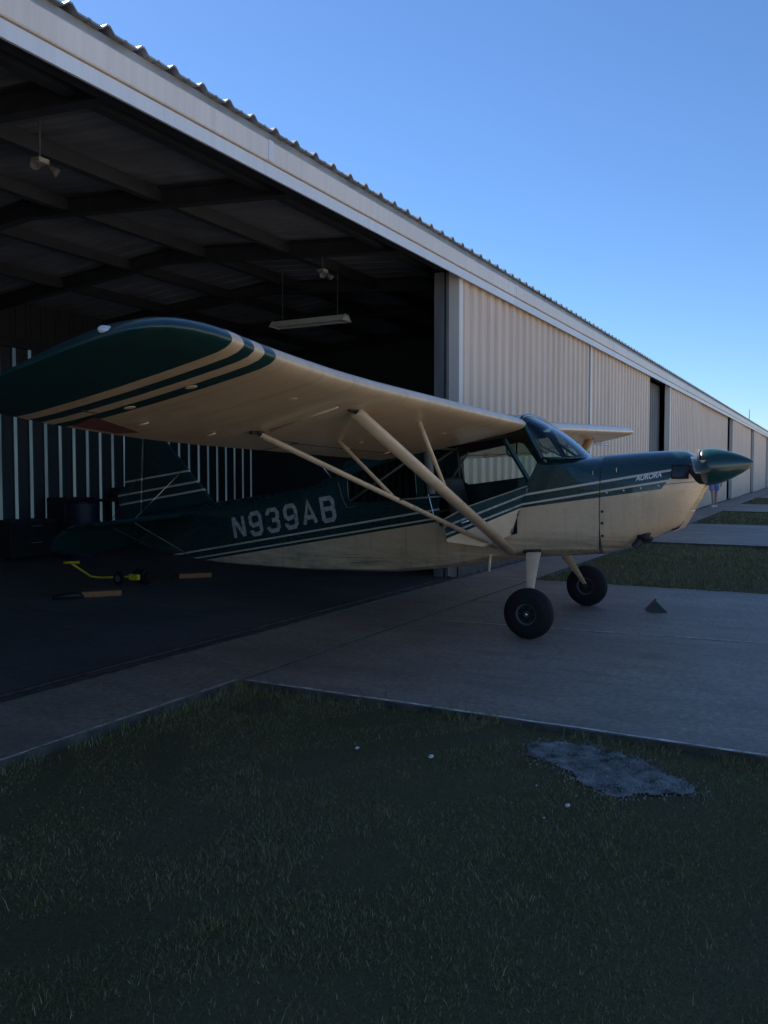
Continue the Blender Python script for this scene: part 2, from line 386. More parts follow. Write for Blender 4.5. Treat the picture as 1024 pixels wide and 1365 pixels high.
# ------------------------------------------------------------------ grass
PO = [(4.13,1.30),(4.02,1.34),(3.90,1.33),(3.86,1.22),(3.80,1.10),(3.72,1.02),(3.66,.96),(3.60,.86),(3.62,.78),(3.68,.74),(3.72,.66),(3.76,.58),(3.83,.50),(3.90,.53),(3.96,.62),(4.03,.72),(4.10,.82),(4.14,.94),(4.17,1.08),(4.17,1.2)]
def inside(x, y, poly):
    c = False; j = len(poly)-1
    for i in range(len(poly)):
        if (poly[i][1] > y) != (poly[j][1] > y) and x < (poly[j][0]-poly[i][0])*(y-poly[i][1])/(poly[j][1]-poly[i][1])+poly[i][0]: c = not c
        j = i
    return c
def grass(name, regions, n, h, w, label):
    tot = sum((r[1]-r[0])*(r[3]-r[2]) for r in regions); V = []; F = []
    for (x0, x1, y0, y1) in regions:
        k = int(n*(x1-x0)*(y1-y0)/tot)
        x = rng.uniform(x0, x1, k); y = rng.uniform(y0, y1, k)
        # clumps and thin spots
        dens = .5+.5*np.sin(x*2.1+1.3*np.sin(y*1.7))*np.sin(y*2.6+np.sin(x*1.1)); bare = np.sin(x*3.7+2*np.sin(y*2.9+1))*np.sin(y*4.3+1.7*np.sin(x*3.3)); keep = rng.random(k) < np.clip(.55+.5*dens-.75*(bare > .55), .08, 1)
        jx_, jy_ = x+.02*rng.standard_normal(k), y+.02*rng.standard_normal(k); near_ = (abs(x-3.87) < .4) & (abs(y-.92) < .55)
        keep &= ~np.array([bool(nr) and inside(a_, b_, PO) and rng.random() < .93 for a_, b_, nr in zip(jx_, jy_, near_)])
        x = x[keep]; y = y[keep]; k = len(x)
        hh = h*rng.uniform(.35, 1.2, k)*(.7+.5*dens[keep])*np.where(np.sin(x*9.1+3*np.sin(y*5))*np.sin(y*11.3+x*4) > .86, 1.8, 1.0)*np.where(rng.random(k) < .012, 2.6, 1); a = rng.uniform(0, 2*PI, k); lean = rng.uniform(.2, 1.1, k); b = a+rng.uniform(-1, 1, k)
        z0 = -.050+.010*np.sin(x*1.7+y*.9)+.010*np.sin(y*2.3-x*.6)+.008*np.sin(x*3.1+1)+np.maximum(0, x-18)*.0088
        ww = w*rng.uniform(.5, 1.3, k)
        dx, dy = np.cos(a)*ww, np.sin(a)*ww; lx, ly = np.cos(b+PI/2)*hh*lean, np.sin(b+PI/2)*hh*lean
        P = np.stack([np.stack([x-dx, y-dy, z0], 1), np.stack([x+dx, y+dy, z0], 1),
                      np.stack([x+dx*.6+lx*.35, y+dy*.6+ly*.35, z0+hh*.6], 1), np.stack([x-dx*.6+lx*.35, y-dy*.6+ly*.35, z0+hh*.6], 1),
                      np.stack([x+lx, y+ly, z0+hh*.95], 1)], 1).reshape(-1, 3)
        V.append(P)
    V = np.concatenate(V); k = len(V)//5
    me = bpy.data.meshes.new(name); i = np.arange(k)*5
    loops = np.concatenate([np.stack([i, i+1, i+2, i+3], 1).ravel(), np.stack([i+3, i+2, i+4], 1).ravel()])
    starts = np.concatenate([np.arange(k)*4, k*4+np.arange(k)*3]); tots = np.concatenate([np.full(k, 4), np.full(k, 3)])
    me.vertices.add(len(V)); me.vertices.foreach_set('co', V.ravel().astype(np.float32))
    me.loops.add(len(loops)); me.loops.foreach_set('vertex_index', loops.astype(np.int32))
    me.polygons.add(2*k); me.polygons.foreach_set('loop_start', starts.astype(np.int32)); me.polygons.foreach_set('loop_total', tots.astype(np.int32))
    me.update(calc_edges=True); me.validate(); me.materials.append(M['blade'])
    o = bpy.data.objects.new(name, me); COL.objects.link(o); tag(o, label, 'grass', kind='stuff')
grass('grass', [(.9, 4.33, -1.8, 3.40)], 340000, .018, .0012, 'short mown grass in the foreground, up to the concrete edges')
grass('grass', [(4.25, 4.42, -1.8, 3.44), (.9, 4.40, 3.33, 3.49)], 12000, .055, .0015, 'tufts of grass creeping over the concrete edges in the foreground')
grass('grass', [(10.3, 17.24, -3, 3.40)], 60000, .055, .004, 'grass strip between the two concrete ramps beyond the aircraft')
grass('grass', [(23.4, 30.2, -4, 3.40), (36.3, 43.2, -4, 3.4)], 30000, .07, .009, 'far grass strips beside the hangar row')

# pale stone patch by the slab edge
def blob_outline(c, rx, ry, n, seed):
    r = random.Random(seed); ph = [r.uniform(0, 6.28) for _ in range(5)]
    out = []
    for i in range(n):
        a = 2*PI*i/n; k = 1+.16*math.sin(2*a+ph[0])+.12*math.sin(3*a+ph[1])+.08*math.sin(5*a+ph[2])+.05*math.sin(9*a+ph[3])
        out.append((c[0]+rx*k*math.cos(a), c[1]+ry*k*math.sin(a)))
    return out
mb = MB(); C0 = (3.86, .93)
G = 130; xs = np.linspace(3.5, 4.25, G); ys = np.linspace(.42, 1.42, G); H = {}
for i in range(G):
    for j in range(G):
        x, y = xs[i], ys[j]
        jx = x+.012*math.sin(y*40)+.008*math.sin(y*91+x*50)+.006*rng.standard_normal(); jy = y+.012*math.sin(x*47)+.006*rng.standard_normal()
        if inside(jx, jy, PO): H[i, j] = groundz(x, y)+.007+.002*math.sin(x*23+y*17)+.001*rng.random()
idx = {k: n for n, k in enumerate(H)}
mb.add([(xs[i], ys[j], H[i, j]) for (i, j) in H], [(idx[i, j], idx[i+1, j], idx[i+1, j+1], idx[i, j+1]) for (i, j) in H if (i+1, j) in H and (i, j+1) in H and (i+1, j+1) in H])
cnt = 0
while cnt < 2600:
    x, y = rng.uniform(3.5, 4.25), rng.uniform(.42, 1.42)
    jj = .045*rng.standard_normal(2)
    if not inside(x+jj[0], y+jj[1], PO): continue
    cnt += 1; mb.cur = 1 if rng.random() < (.45 if (x+.45*(y-.9) < 3.84) else .12) else 0; r = rng.uniform(.002, .005); z = groundz(x, y)+.009
    t = rng.uniform(0, PI); vs = []
    for k in range(5): vs.append((x+r*math.cos(t+k*1.257)*rng.uniform(.7, 1.3), y+r*math.sin(t+k*1.257)*rng.uniform(.7, 1.3), z-.004))
    for k in range(5): vs.append((x+.6*r*math.cos(t+k*1.257), y+.6*r*math.sin(t+k*1.257), z+r*rng.uniform(.6, 1)))
    mb.add(vs, [(9, 8, 7, 6, 5)]+[(k, (k+1) % 5, 5+(k+1) % 5, 5+k) for k in range(5)])
tag(mb.build('gravel_patch', [M['gravel'], simple('pale_chips', (.27, .26, .24), .8, var=.3, vs=20)]), 'pale patch of crushed stone in the grass beside the slab edge', 'gravel', kind='stuff')
def stone(x, y, r, label, seed):
    mb = MB(); q = random.Random(seed); rings = []
    for k in range(5):
        ph = -PI/2+PI*k/4; rr = r*max(.05, math.cos(ph)); rings.append([(rr*math.cos(a)*(1+.3*q.random()), rr*.7*math.sin(a)*(1+.3*q.random()), r*.5*math.sin(ph)) for a in [2*PI*j/8 for j in range(8)]])
    mb.loft(rings); o = mb.build('pebble', M['pebble'], smooth=True); o.location = (x, y, groundz(x, y)+r*.3+.006)
    tag(o, label, 'pebble', 'pebbles lying in the grass')
stone(3.41, .97, .014, 'larger white pebble in the grass just nearer than the stone patch', 1)
stone(3.60, 2.10, .013, 'flat white pebble, leftmost one lying in the open grass', 2)
stone(3.64, 1.71, .017, 'white pebble in the grass between the leftmost pebble and the stone patch', 3)
stone(3.25, 1.02, .006, 'tiny white pebble, the one closest to the camera', 4)
stone(3.55, 1.15, .006, 'tiny white speck of stone right beside the near edge of the stone patch', 5)

# ------------------------------------------------------------------ hangar
hangar = thing('hangar', (30, 8.2, 0), 'long tan corrugated steel hangar row with white fascia and an open bay', 'hangar')
PER = .305
def corr(x0, x1, zfun0, z1, y, depth=.04, side=-1, prof=(.42, .10, .38, .10)):
    """vertical-rib corrugated sheet facing -Y"""
    mb = MB(); xs = []; k0 = math.floor(x0/PER)
    k = k0
    while k*PER < x1+PER:
        b = k*PER; a = 0
        for seg, d in zip(prof, (0, 0, 1, 1)):
            xs.append((b+a*PER, d)); a += seg
        k += 1
    def dep(x):
        for (a, d), (b, e) in zip(xs, xs[1:]):
            if a <= x <= b: return d+(e-d)*(x-a)/max(b-a, 1e-6)
        return 0
    pts = [(x0, dep(x0))]+[(a, d) for a, d in xs if x0 < a < x1]+[(x1, dep(x1))]
    lo = [(x, y+side*d*depth, zfun0(x) if callable(zfun0) else zfun0) for x, d in pts]; hi = [(x, y+side*d*depth, z1) for x, d in pts]
    n = len(pts); mb.add(lo+hi, [(i, i+1, n+i+1, n+i) for i in range(n-1)])
    return mb
EAVE_Y = 4.25
def leaf(x0, x1, y=4.35, label=None):
    L = corr(x0+.12, x1-.03, -.0, 3.95, y).build('sliding_door', M['tan'], hangar)
    mb = MB(); mb.box((x0, y-.045, 0), (x0+.122, y+.10, 3.95)); mb.build('door_edge_trim', M['trim'], L)
    mb = MB(); mb.box((x1-.032, y-.02, 0), (x1, y+.10, 3.95)); mb.build('door_edge_trim', M['beam'], L)
    mb = MB(); mb.box((x0+.122, y+.02, 0), (x1-.032, y+.10, .12))
    for z in (1.3, 2.6, 3.83): mb.box((x0+.122, y+.02, z), (x1-.032, y+.10, z+.1))
    mb.build('door_frame', M['beam'], L)
    if label: L['label'] = label
leaf(10.03, 16.43, 4.37, 'tan sliding door right behind the aircraft cabin')
mb = MB(); mb.box((9.985, 4.300, 0.02), (16.4, 4.325, .2)); mb.build('door_base_shade', M['rail'], hangar)  # added dark strip standing for shade at the door base behind the aircraft
leaf(16.56, 22.5, 4.38)
leaf(25.35, 31.4, 4.37); leaf(31.42, 40.5, 4.45)
xx = 41.8
while xx < 112:
    leaf(xx, xx+5.2, 4.37); leaf(xx+5.22, xx+10.2, 4.45); xx += 11.1
leaf(-12, -5.5, 4.37); leaf(-5.45, 1.0, 4.37)
for x in (22.6, 40.52, 51.95, 63.1, 74.2, 85.3, 96.4, 107.5):
    mb = MB(); mb.box((x+.02, 4.47, 0), (x+.3, 4.75, 3.95)); mb.build('column', M['beam'], hangar)
# parked door leaf behind the first one: its grey end faces the opening
mb = MB(); mb.box((10.0, 4.475, 0), (10.03, 4.50, 3.95)); mb.box((9.99, 4.53, 0), (15.5, 4.66, 3.95)); mb.build('parked_door', M['jamb'], hangar)
mb = corr(22.95, 25.5, 0, 3.9, 4.68, .04); mb.build('parked_door', M['jamb'], hangar)
# head beam, hanger rail
mb = MB(); mb.box((-25, 4.50, 3.97), (112, 4.60, 4.15)); mb.box((-25, 4.28, 3.965), (112, 4.34, 4.10)); mb.build('door_header', M['beam'], hangar)
# fascia: lower white strip, rusty seam, upper gutter band, eave flashing
fz = .977
mb = MB(); mb.box((-25, EAVE_Y, 3.84), (112, EAVE_Y+.02, 3.945)); mb.build('lower_fascia', M['fascia_low'], hangar)
mb = MB(); mb.box((-25, EAVE_Y+.006, 3.945), (112, EAVE_Y+.02, 3.955)); mb.build('fascia_seam', M['rust'], hangar)
mb = MB(); ring = lambda x: [(x, EAVE_Y+.02, 3.955), (x, EAVE_Y-.012, 3.956), (x, EAVE_Y-.02, 3.965), (x, EAVE_Y-.024, 4.12), (x, EAVE_Y-.012, 4.135), (x, EAVE_Y+.02, 4.135)]
xs = list(np.arange(-25, 112.1, 3.05)); mb.loft([ring(x) for x in xs]); mb.build('gutter_fascia', M['fascia'], hangar)
mb = MB()
for x in np.arange(-24.7, 112, 6.1): mb.box((x, EAVE_Y-.028, 3.96), (x+.06, EAVE_Y-.018, 4.13))
mb.build('gutter_joint', M['fascia_low'], hangar)
# roof sheet with ribs, gable with ridge in the middle
RS = .083; YR = 8.4
def roofz(y): return 4.205+RS*(min(y, 2*YR-y)-EAVE_Y)
mb = MB(); pr = []
k = -82
while k*PER < 112:
    b = k*PER+.012
    for a, d in ((0, 0), (.040, 1), (.066, 1), (.106, 0), (.18, 0), (.19, .18), (.21, .18), (.22, 0)): pr.append((b+a, d*.036))
    k += 1
rows = [EAVE_Y-.06, YR, 2*YR-EAVE_Y+.06]
vs = []; n = len(pr)
for y in rows:
    for x, d in pr: vs.append((x, y, roofz(y)+d))
mb.add(vs, [(r*n+i, r*n+i+1, (r+1)*n+i+1, (r+1)*n+i) for r in range(2) for i in range(n-1)])
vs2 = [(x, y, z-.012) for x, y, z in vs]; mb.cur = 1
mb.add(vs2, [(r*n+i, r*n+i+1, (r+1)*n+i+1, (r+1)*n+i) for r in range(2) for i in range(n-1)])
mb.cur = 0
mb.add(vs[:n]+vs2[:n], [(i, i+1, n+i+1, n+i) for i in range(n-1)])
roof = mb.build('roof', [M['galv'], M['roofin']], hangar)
mb = MB(); mb.box((-25, EAVE_Y-.01, 4.136), (112, EAVE_Y+.03, 4.19)); mb.build('eave_flashing', M['galv'], hangar)
# structure under the roof
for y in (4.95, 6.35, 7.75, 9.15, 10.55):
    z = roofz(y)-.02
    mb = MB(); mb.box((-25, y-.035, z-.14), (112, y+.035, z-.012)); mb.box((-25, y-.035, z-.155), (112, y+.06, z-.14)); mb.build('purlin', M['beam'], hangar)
for x in [4.45, 6.78, 9.12, 11.45, 13.8, 2.1, -.25, -2.6, 16.7, 22.8, 29.5]:
    for s in (0, 1):
        ya, yb = (4.62, YR-.01) if s == 0 else (YR+.01, 12.1); mb = MB(); za, zb = roofz(ya)-.02, roofz(yb)-.02
        for w, t0, t1 in ((.06, 0.012, .03), (.01, .03, .19), (.06, .19, .205)):
            mb.add([(x-w, ya, za-t1), (x+w, ya, za-t1), (x+w, yb, zb-t1), (x-w, yb, zb-t1), (x-w, ya, za-t0), (x+w, ya, za-t0), (x+w, yb, zb-t0), (x-w, yb, zb-t0)],
               [(0,3,2,1),(4,5,6,7),(0,1,5,4),(1,2,6,5),(2,3,7,6),(3,0,4,7)])
        mb.build('rafter', M['beam'], hangar)
# back wall with pale translucent strips at every rib
BW = 12.15
mb = corr(-25, 112, -.05, 4.4, BW, .03, -1, (.80, .02, .16, .02)); mb.v = [v for v in mb.v]
fs = []; mb2 = MB()
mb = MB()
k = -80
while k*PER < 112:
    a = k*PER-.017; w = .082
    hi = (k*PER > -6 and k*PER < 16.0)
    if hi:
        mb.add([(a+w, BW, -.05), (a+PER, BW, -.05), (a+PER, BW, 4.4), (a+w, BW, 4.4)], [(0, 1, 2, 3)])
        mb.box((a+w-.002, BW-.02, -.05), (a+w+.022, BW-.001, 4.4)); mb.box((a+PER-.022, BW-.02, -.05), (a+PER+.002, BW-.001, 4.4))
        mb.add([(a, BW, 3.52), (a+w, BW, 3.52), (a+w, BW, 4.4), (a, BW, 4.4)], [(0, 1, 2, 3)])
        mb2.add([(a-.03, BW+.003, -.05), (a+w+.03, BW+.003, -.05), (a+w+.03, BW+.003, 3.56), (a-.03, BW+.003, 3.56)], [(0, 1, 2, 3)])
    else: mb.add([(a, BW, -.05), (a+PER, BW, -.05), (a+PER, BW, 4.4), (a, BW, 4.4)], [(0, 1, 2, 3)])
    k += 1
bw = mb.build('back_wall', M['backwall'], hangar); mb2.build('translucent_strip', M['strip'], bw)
mb = MB(); mb.box((-25, BW-.12, 3.45), (112, BW-.03, 3.62)); mb.build('girt', M['beam'], bw)
# side and partition walls
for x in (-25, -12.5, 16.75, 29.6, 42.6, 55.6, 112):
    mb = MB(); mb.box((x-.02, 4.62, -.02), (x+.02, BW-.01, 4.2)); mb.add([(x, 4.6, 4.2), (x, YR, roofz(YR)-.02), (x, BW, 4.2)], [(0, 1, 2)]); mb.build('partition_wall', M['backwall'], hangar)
for x in (-.35, 5.75, 11.9):
    mb = MB(); mb.box((x-.1, BW-.32, 0), (x+.1, BW-.14, 4.2)); mb.build('column', M['beam'], hangar)

# lamps under the roof
def tube_lamp():
    x, y0, y1, z = 10.30, 6.17, 7.42, 3.55
    t = thing('ceiling_light', (x, (y0+y1)/2, z), 'long white fluorescent fixture hanging above the wing', 'ceiling light')
    mb = MB(); prof = lambda y: [(x-.13, y, z-.03), (x-.06, y, z+.05), (x+.06, y, z+.05), (x+.13, y, z-.03), (x+.12, y, z-.035), (x+.05, y, z+.035), (x-.05, y, z+.035), (x-.12, y, z-.035)]
    mb.loft([prof(y0), prof(y1)]); mb.build('reflector', M['white'], t)
    for y in (y0, y1):
        mb = MB(); mb.add([(x-.13, y, z-.03), (x-.06, y, z+.06), (x+.06, y, z+.06), (x+.13, y, z-.03)], [(0, 1, 2, 3)]); mb.box((x-.13, y-.01, z-.036), (x+.13, y+.01, z-.03)); mb.build('end_cap', M['white'], t)
    for s in (-.06, .06):
        mb = MB(); mb.tube([(x+s, y0+.03, z-.01), (x+s, y1-.03, z-.01)], .018); mb.build('fluorescent_tube', simple('unlit_tube', (.55, .56, .58), .3), t)
    for y in (y0+.15, y1-.15):
        mb = MB(); mb.tube([(x, y, z+.05), (x, y, roofz(y)-.03)], .004, 6); mb.build('hanging_chain', M['tube'], t)
tube_lamp()
def flood(x, y, z, label, top):
    t = thing('flood_light', (x, y, z), label, 'flood light', 'twin flood lights under the roof')
    mb = MB(); mb.tube([(x, y, z+.04), (x, y, top)], .006, 8); mb.build('stem', M['tube'], t)
    mb = MB(); mb.box((x-.05, y-.05, z+.02), (x+.05, y+.05, z+.06)); mb.build('junction_box', M['letter'], t)
    for s in (-1, 1):
        mb = MB(); a = Vector((s*.6, -.5, -.55)).normalized()
        mb.lathe([(0, .015), (.03, .022), (.07, .038), (.10, .043), (.101, .036), (.085, .02)], (x+s*.05, y-.02, z+.02), a, 18); mb.build('lamp_head', M['jamb'], t, True)
flood(9.25, 5.9, 3.92, 'small white twin flood light under the roof, above the right end of the wing', 4.3)
flood(4.88, 5.88, 3.90, 'small white twin flood light under the roof at the upper left corner', 4.3)
# loose things along the back wall
def cabinet(x, y, w, d, h, label, name='cabinet', cat='cabinet', shelves=2):
    t = thing(name, (x, y, 0), label, cat)
    mb = MB(); mb.box((x-w/2, y-d/2, .05), (x+w/2, y+d/2, h)); mb.build('carcass', M['dark'], t, bevel=.006)
    for i in range(shelves):
        mb = MB(); z0 = .07+(h-.09)*i/shelves; z1 = .07+(h-.09)*(i+1)/shelves-.02
        mb.box((x-w/2+.02, y-d/2-.018, z0), (x+w/2-.02, y-d/2-.002, z1)); f = mb.build('drawer', M['black'], t)
        mb = MB(); mb.tube([(x-.1, y-d/2-.03, z1-.05), (x+.1, y-d/2-.03, z1-.05)], .008, 8); mb.build('handle', M['tube'], f)
    mb = MB(); 
    for sx in (-1, 1):
        for sy in (-1, 1): mb.box((x+sx*(w/2-.06)-.02, y+sy*(d/2-.06)-.02, 0), (x+sx*(w/2-.06)+.02, y+sy*(d/2-.06)+.02, .05))
    mb.build('feet', M['black'], t)
cabinet(9.1, 11.5, .9, .55, .62, 'low dark cabinet at the left edge of the photo by the back wall')
cabinet(10.15, 11.6, .62, .5, .95, 'dark roll cabinet against the back wall behind the tail, left of the bench', shelves=4)
def bench(x, y):
    t = thing('workbench', (x, y, 0), 'dark workbench with a backboard against the back wall behind the tail', 'workbench')
    mb = MB(); mb.box((x-.9, y-.3, .86), (x+.9, y+.3, .90)); mb.build('bench_top', M['dark'], t)
    for sx in (-1, 1):
        for sy in (-1, 1):
            mb = MB(); mb.box((x+sx*.85-.04, y+sy*.25-.04, 0), (x+sx*.85+.04, y+sy*.25+.04, .86)); mb.build('leg', M['black'], t)
    mb = MB(); mb.box((x-.85, y-.25, .2), (x+.85, y+.25, .23)); mb.build('lower_shelf', M['dark'], t)
    mb = MB(); mb.box((x-.3, y+.24, .90), (x+.9, y+.28, 1.1)); mb.build('backboard', M['dark'], t)
bench(11.6, 11.6)
def drum(x, y, label):
    mb = MB(); mb.lathe([(0, .0), (0, .27), (.02, .28), (.28, .275), (.29, .285), (.31, .285), (.32, .275), (.55, .275), (.56, .285), (.58, .285), (.59, .275), (.84, .28), (.86, .28), (.86, .265), (.845, .26), (.845, 0)], (x, y, 0.006), (0, 0, 1), 28)
    tag(mb.build('oil_drum', simple('dark_blue_drum', (.02, .03, .05), .45), smooth=True, angle=40), label, 'drum')
drum(9.75, 10.9, 'dark blue steel drum in front of the back wall cabinets')

# ------------------------------------------------------------------ aircraft
air = thing('light_aircraft', (CX, 2.3, 0), 'green and cream high-wing taildragger airplane parked nose out of the open hangar', 'airplane')
HW = [(1.8, .36), (2.4, .37), (3.4, .37), (7.45, .056)]
ZC = [(1.75, .705), (2.33, .673), (2.6, .635), (2.9, .572), (3.22, .50), (3.87, .405), (4.96, .358), (6.03, .357), (6.6, .385), (7.0, .42), (7.45, .50)]
BD = [(1.8, .06), (2.4, .085), (3.0, .06), (3.6, .04), (7.45, .01)]
ZL = [(1.8, 1.30), (2.05, 1.42), (2.45, 1.44), (4.4, 1.27), (5, 1.06), (6, .93), (7.45, .79)]
ZT = [(1.8, 1.522), (1.98, 1.503), (2.45, 1.50), (4.35, 1.475), (4.42, 1.45), (4.79, 1.286), (5.11, 1.2), (5.68, 1.11), (6.2, 1.04), (7.45, .87)]
def half(Y, top=True, lean=0):
    hw = interp(Y, HW); zc = interp(Y, ZC); bd = interp(Y, BD); zl = interp(Y, ZL); zt = interp(Y, ZT)
    p = [(0, zc-bd), (.5*hw, zc-bd*.86), (.84*hw, zc-bd*.45), (.975*hw, zc+.004), (hw, zc+.045)]
    for k in (1, 2, 3): p.append((hw, zc+.045+(zl-zc-.045)*k/4))
    p += [(hw*.995, zl), (hw*.93, zl+.35*(zt-zl)), (hw*.72, zl+.72*(zt-zl)), (hw*.38, zl+.93*(zt-zl)), (0, zt)]
    return p
def full_ring(p, Y, yf=None):
    Yf = yf or (lambda z: Y)
    r = [(CX-w, Yf(z), z) for w, z in p]+[(CX+w, Yf(z), z) for w, z in reversed(p[1:-1])]
    return r
def wside(Y): return interp(Y, HW)
mb = MB()
# boot cowl: firewall to the door post, last ring slants back below the side window
def slant(z): return 2.45 if z < 1.31 else 2.45-.14*min(1, (z-1.31)/.2)
rings = [full_ring(half(Y), Y) for Y in (1.80, 1.9, 2.0, 2.15)]
rings.append(full_ring(half(2.3), 2.3, lambda z: min(2.3, slant(z)-.02))); rings.append(full_ring(half(2.45), 2.45, slant))
mb.loft(rings, cap=False)
# rear fuselage
Ys = [4.40, 4.55, 4.8, 5.1, 5.45, 5.8, 6.15, 6.5, 6.85, 7.15, 7.45]
mb.loft([full_ring(half(Y), Y) for Y in Ys], cap=True)
# cabin tub
def sill(Y): return interp(Y, [(2.45, 1.31), (3.4, 1.21), (3.5, 1.06), (4.4, 1.02)])
def tub(Y):
    hw = interp(Y, HW); zc = interp(Y, ZC); bd = interp(Y, BD); zd = max(zc+.08, interp(Y, [(2.5, .82), (2.88, .745), (3.3, .86)]))
    return [(0, zc-bd), (.5*hw, zc-bd*.86), (.84*hw, zc-bd*.45), (.975*hw, zc+.004), (hw, zc+.045), (hw, zd), (hw, sill(Y))]
Ys = [2.45, 2.53, 2.7, 2.88, 3.1, 3.3, 3.4, 3.5, 3.8, 4.1, 4.40]; hs = [tub(Y) for Y in Ys]
vs = []; fs = []; n = 7
for i, (Y, h) in enumerate(zip(Ys, hs)):
    vs += [(CX-w, Y, z) for w, z in h]+[(CX+w, Y, z) for w, z in h]
for i in range(len(Ys)-1):
    for j in range(n-1):
        a = i*2*n+j
        if not (j == 5 and 2.5 < Ys[i] < 3.29): fs.append((a, a+1, a+1+2*n, a+2*n))
        a += n; fs.append((a, a+2*n, a+1+2*n, a+1))
mb.add(vs, fs)
fus = mb.build('fuselage', M['body'], air, True, 32)
# cabin top between the wings, floor, panels
def wz(Y): # wing upper line above the cabin
    return interp(Y, [(2.42, 1.83), (2.55, 1.885), (2.8, 1.90), (3.2, 1.84), (3.95, 1.62), (4.15, 1.565), (4.4, 1.46)])
mb = MB(); rr = []
for Y in (2.45, 2.5, 2.56, 2.65, 2.8, 3.0, 3.3, 3.6, 3.95, 4.15, 4.4):
    z = wz(Y); w = interp(Y, [(2.45, .37), (3.4, .37), (4.4, .30)])
    rr.append([(CX-w, Y, z-.05), (CX-w*.95, Y, z-.02), (CX-w*.6, Y, z+.004), (CX, Y, z+.012), (CX+w*.6, Y, z+.004), (CX+w*.95, Y, z-.02), (CX+w, Y, z-.05), (CX+w*.9, Y, z-.09), (CX, Y, z-.10), (CX-w*.9, Y, z-.09)])
mb.loft(rr); mb.build('cabin_roof', M['green'], air, True, 45)
mb = MB()
for s in (-1, 1):   # side header under the wing root and rear upper panel
    xs_ = CX+s*.355
    mb.add([(xs_, 2.50, 1.70), (xs_, 3.42, 1.58), (xs_, 3.42, 1.80), (xs_, 2.50, 1.84)], [(0, 1, 2, 3)])
    mb.add([(xs_-s*.02, 2.50, 1.70), (xs_-s*.02, 3.42, 1.58), (xs_-s*.02, 3.42, 1.80), (xs_-s*.02, 2.50, 1.84)], [(0, 1, 2, 3)])
    mb.add([(xs_, 3.42, 1.58), (CX+s*.29, 4.40, 1.38), (CX+s*.29, 4.40, 1.46), (CX+s*.30, 4.1, 1.57), (xs_, 3.42, 1.80)], [(0, 1, 2, 3, 4)])
mb.build('cabin_header', M['dark'], air)
def post(p, q, w=.03, mat='green', name='window_post', fl=(1.8, (0, 1, 0))):
    mb = MB(); mb.tube([p, q], w/2, 8, flat=fl); return mb.build(name, M[mat], air, True, 50)
for s in (-1, 1):
    x = CX+s*.368
    post((x, 2.43, 1.30), (x, 2.66, 1.66), .026)
    post((x, 2.31, 1.49), (x, 2.50, 1.83), .026)
    post((x, 3.385, 1.16), (x, 3.43, 1.62), .05, 'tube')
def window(side, outer, inner, gm, name):
    """side panel with a rounded opening and a pane; outer/inner in (Y, z)"""
    def rs(poly, n=64):
        c = np.mean(inner, 0); out = []
        for k in range(n):
            a = 2*PI*k/n; d = np.array([math.cos(a), math.sin(a)]); best = None
            for i in range(len(poly)):
                p = np.array(poly[i])-c; q = np.array(poly[(i+1) % len(poly)])-c; e = q-p
                den = d[0]*e[1]-d[1]*e[0]
                if abs(den) < 1e-9: continue
                t = (p[0]*e[1]-p[1]*e[0])/den; u = (p[0]*d[1]-p[1]*d[0])/den
                if t > 0 and -1e-6 <= u <= 1+1e-6 and (best is None or t < best): best = t
            out.append(c+d*best)
        return out
    def rnd(poly, r=.06):
        out = []
        for i in range(len(poly)):
            p = np.array(poly[i-1]); q = np.array(poly[i]); s_ = np.array(poly[(i+1) % len(poly)])
            a = q+(p-q)/np.linalg.norm(p-q)*r; b = q+(s_-q)/np.linalg.norm(s_-q)*r
            for t in np.linspace(0, 1, 6): out.append((1-t)**2*a+2*t*(1-t)*q+t*t*b)
        return out
    inn = rs(rnd(inner)); out = rs(outer); n = len(inn); mb = MB()
    X = lambda y, d=0: CX+side*(wside(y)-.003+d)
    vs = []
    for d in (0, -.02):
        vs += [(X(p[0], d), p[0], p[1]) for p in out]+[(X(p[0], d), p[0], p[1]) for p in inn]
    fs = []
    for k in range(n):
        l = (k+1) % n
        fs += [(k, l, n+l, n+k), (2*n+l, 2*n+k, 3*n+k, 3*n+l), (n+k, n+l, 3*n+l, 3*n+k), (k, 2*n+k, 2*n+l, l)]
    mb.add(vs, fs); o = mb.build(name, M['green'], air, False)
    mb = MB(); mb.add([(X(p[0], -.01), p[0], p[1]) for p in inn], [tuple(range(n))]); mb.build('pane', gm, o)
    mb = MB(); pts = [(X(p[0], .002), p[0], p[1]) for p in inn]; mb.tube(pts+[pts[0]], .005, 6, cap=False); mb.build('trim', M['tube'] if side > 0 and name == 'side_window' else M['green'], o, True)
    return o
window(1, [(2.42, 1.24), (3.46, 1.10), (3.46, 1.66), (2.70, 1.80), (2.64, 1.68)], [(2.50, 1.345), (3.35, 1.235), (3.41, 1.545), (2.74, 1.675)], M['glass'], 'side_window')
for s in (-1, 1):
    window(s, [(3.46, 1.04), (4.42, 1.00), (4.42, 1.44), (3.46, 1.64)], [(3.54, 1.10), (4.34, 1.06), (4.36, 1.34), (3.58, 1.54)], M['tint'], 'rear_side_window')
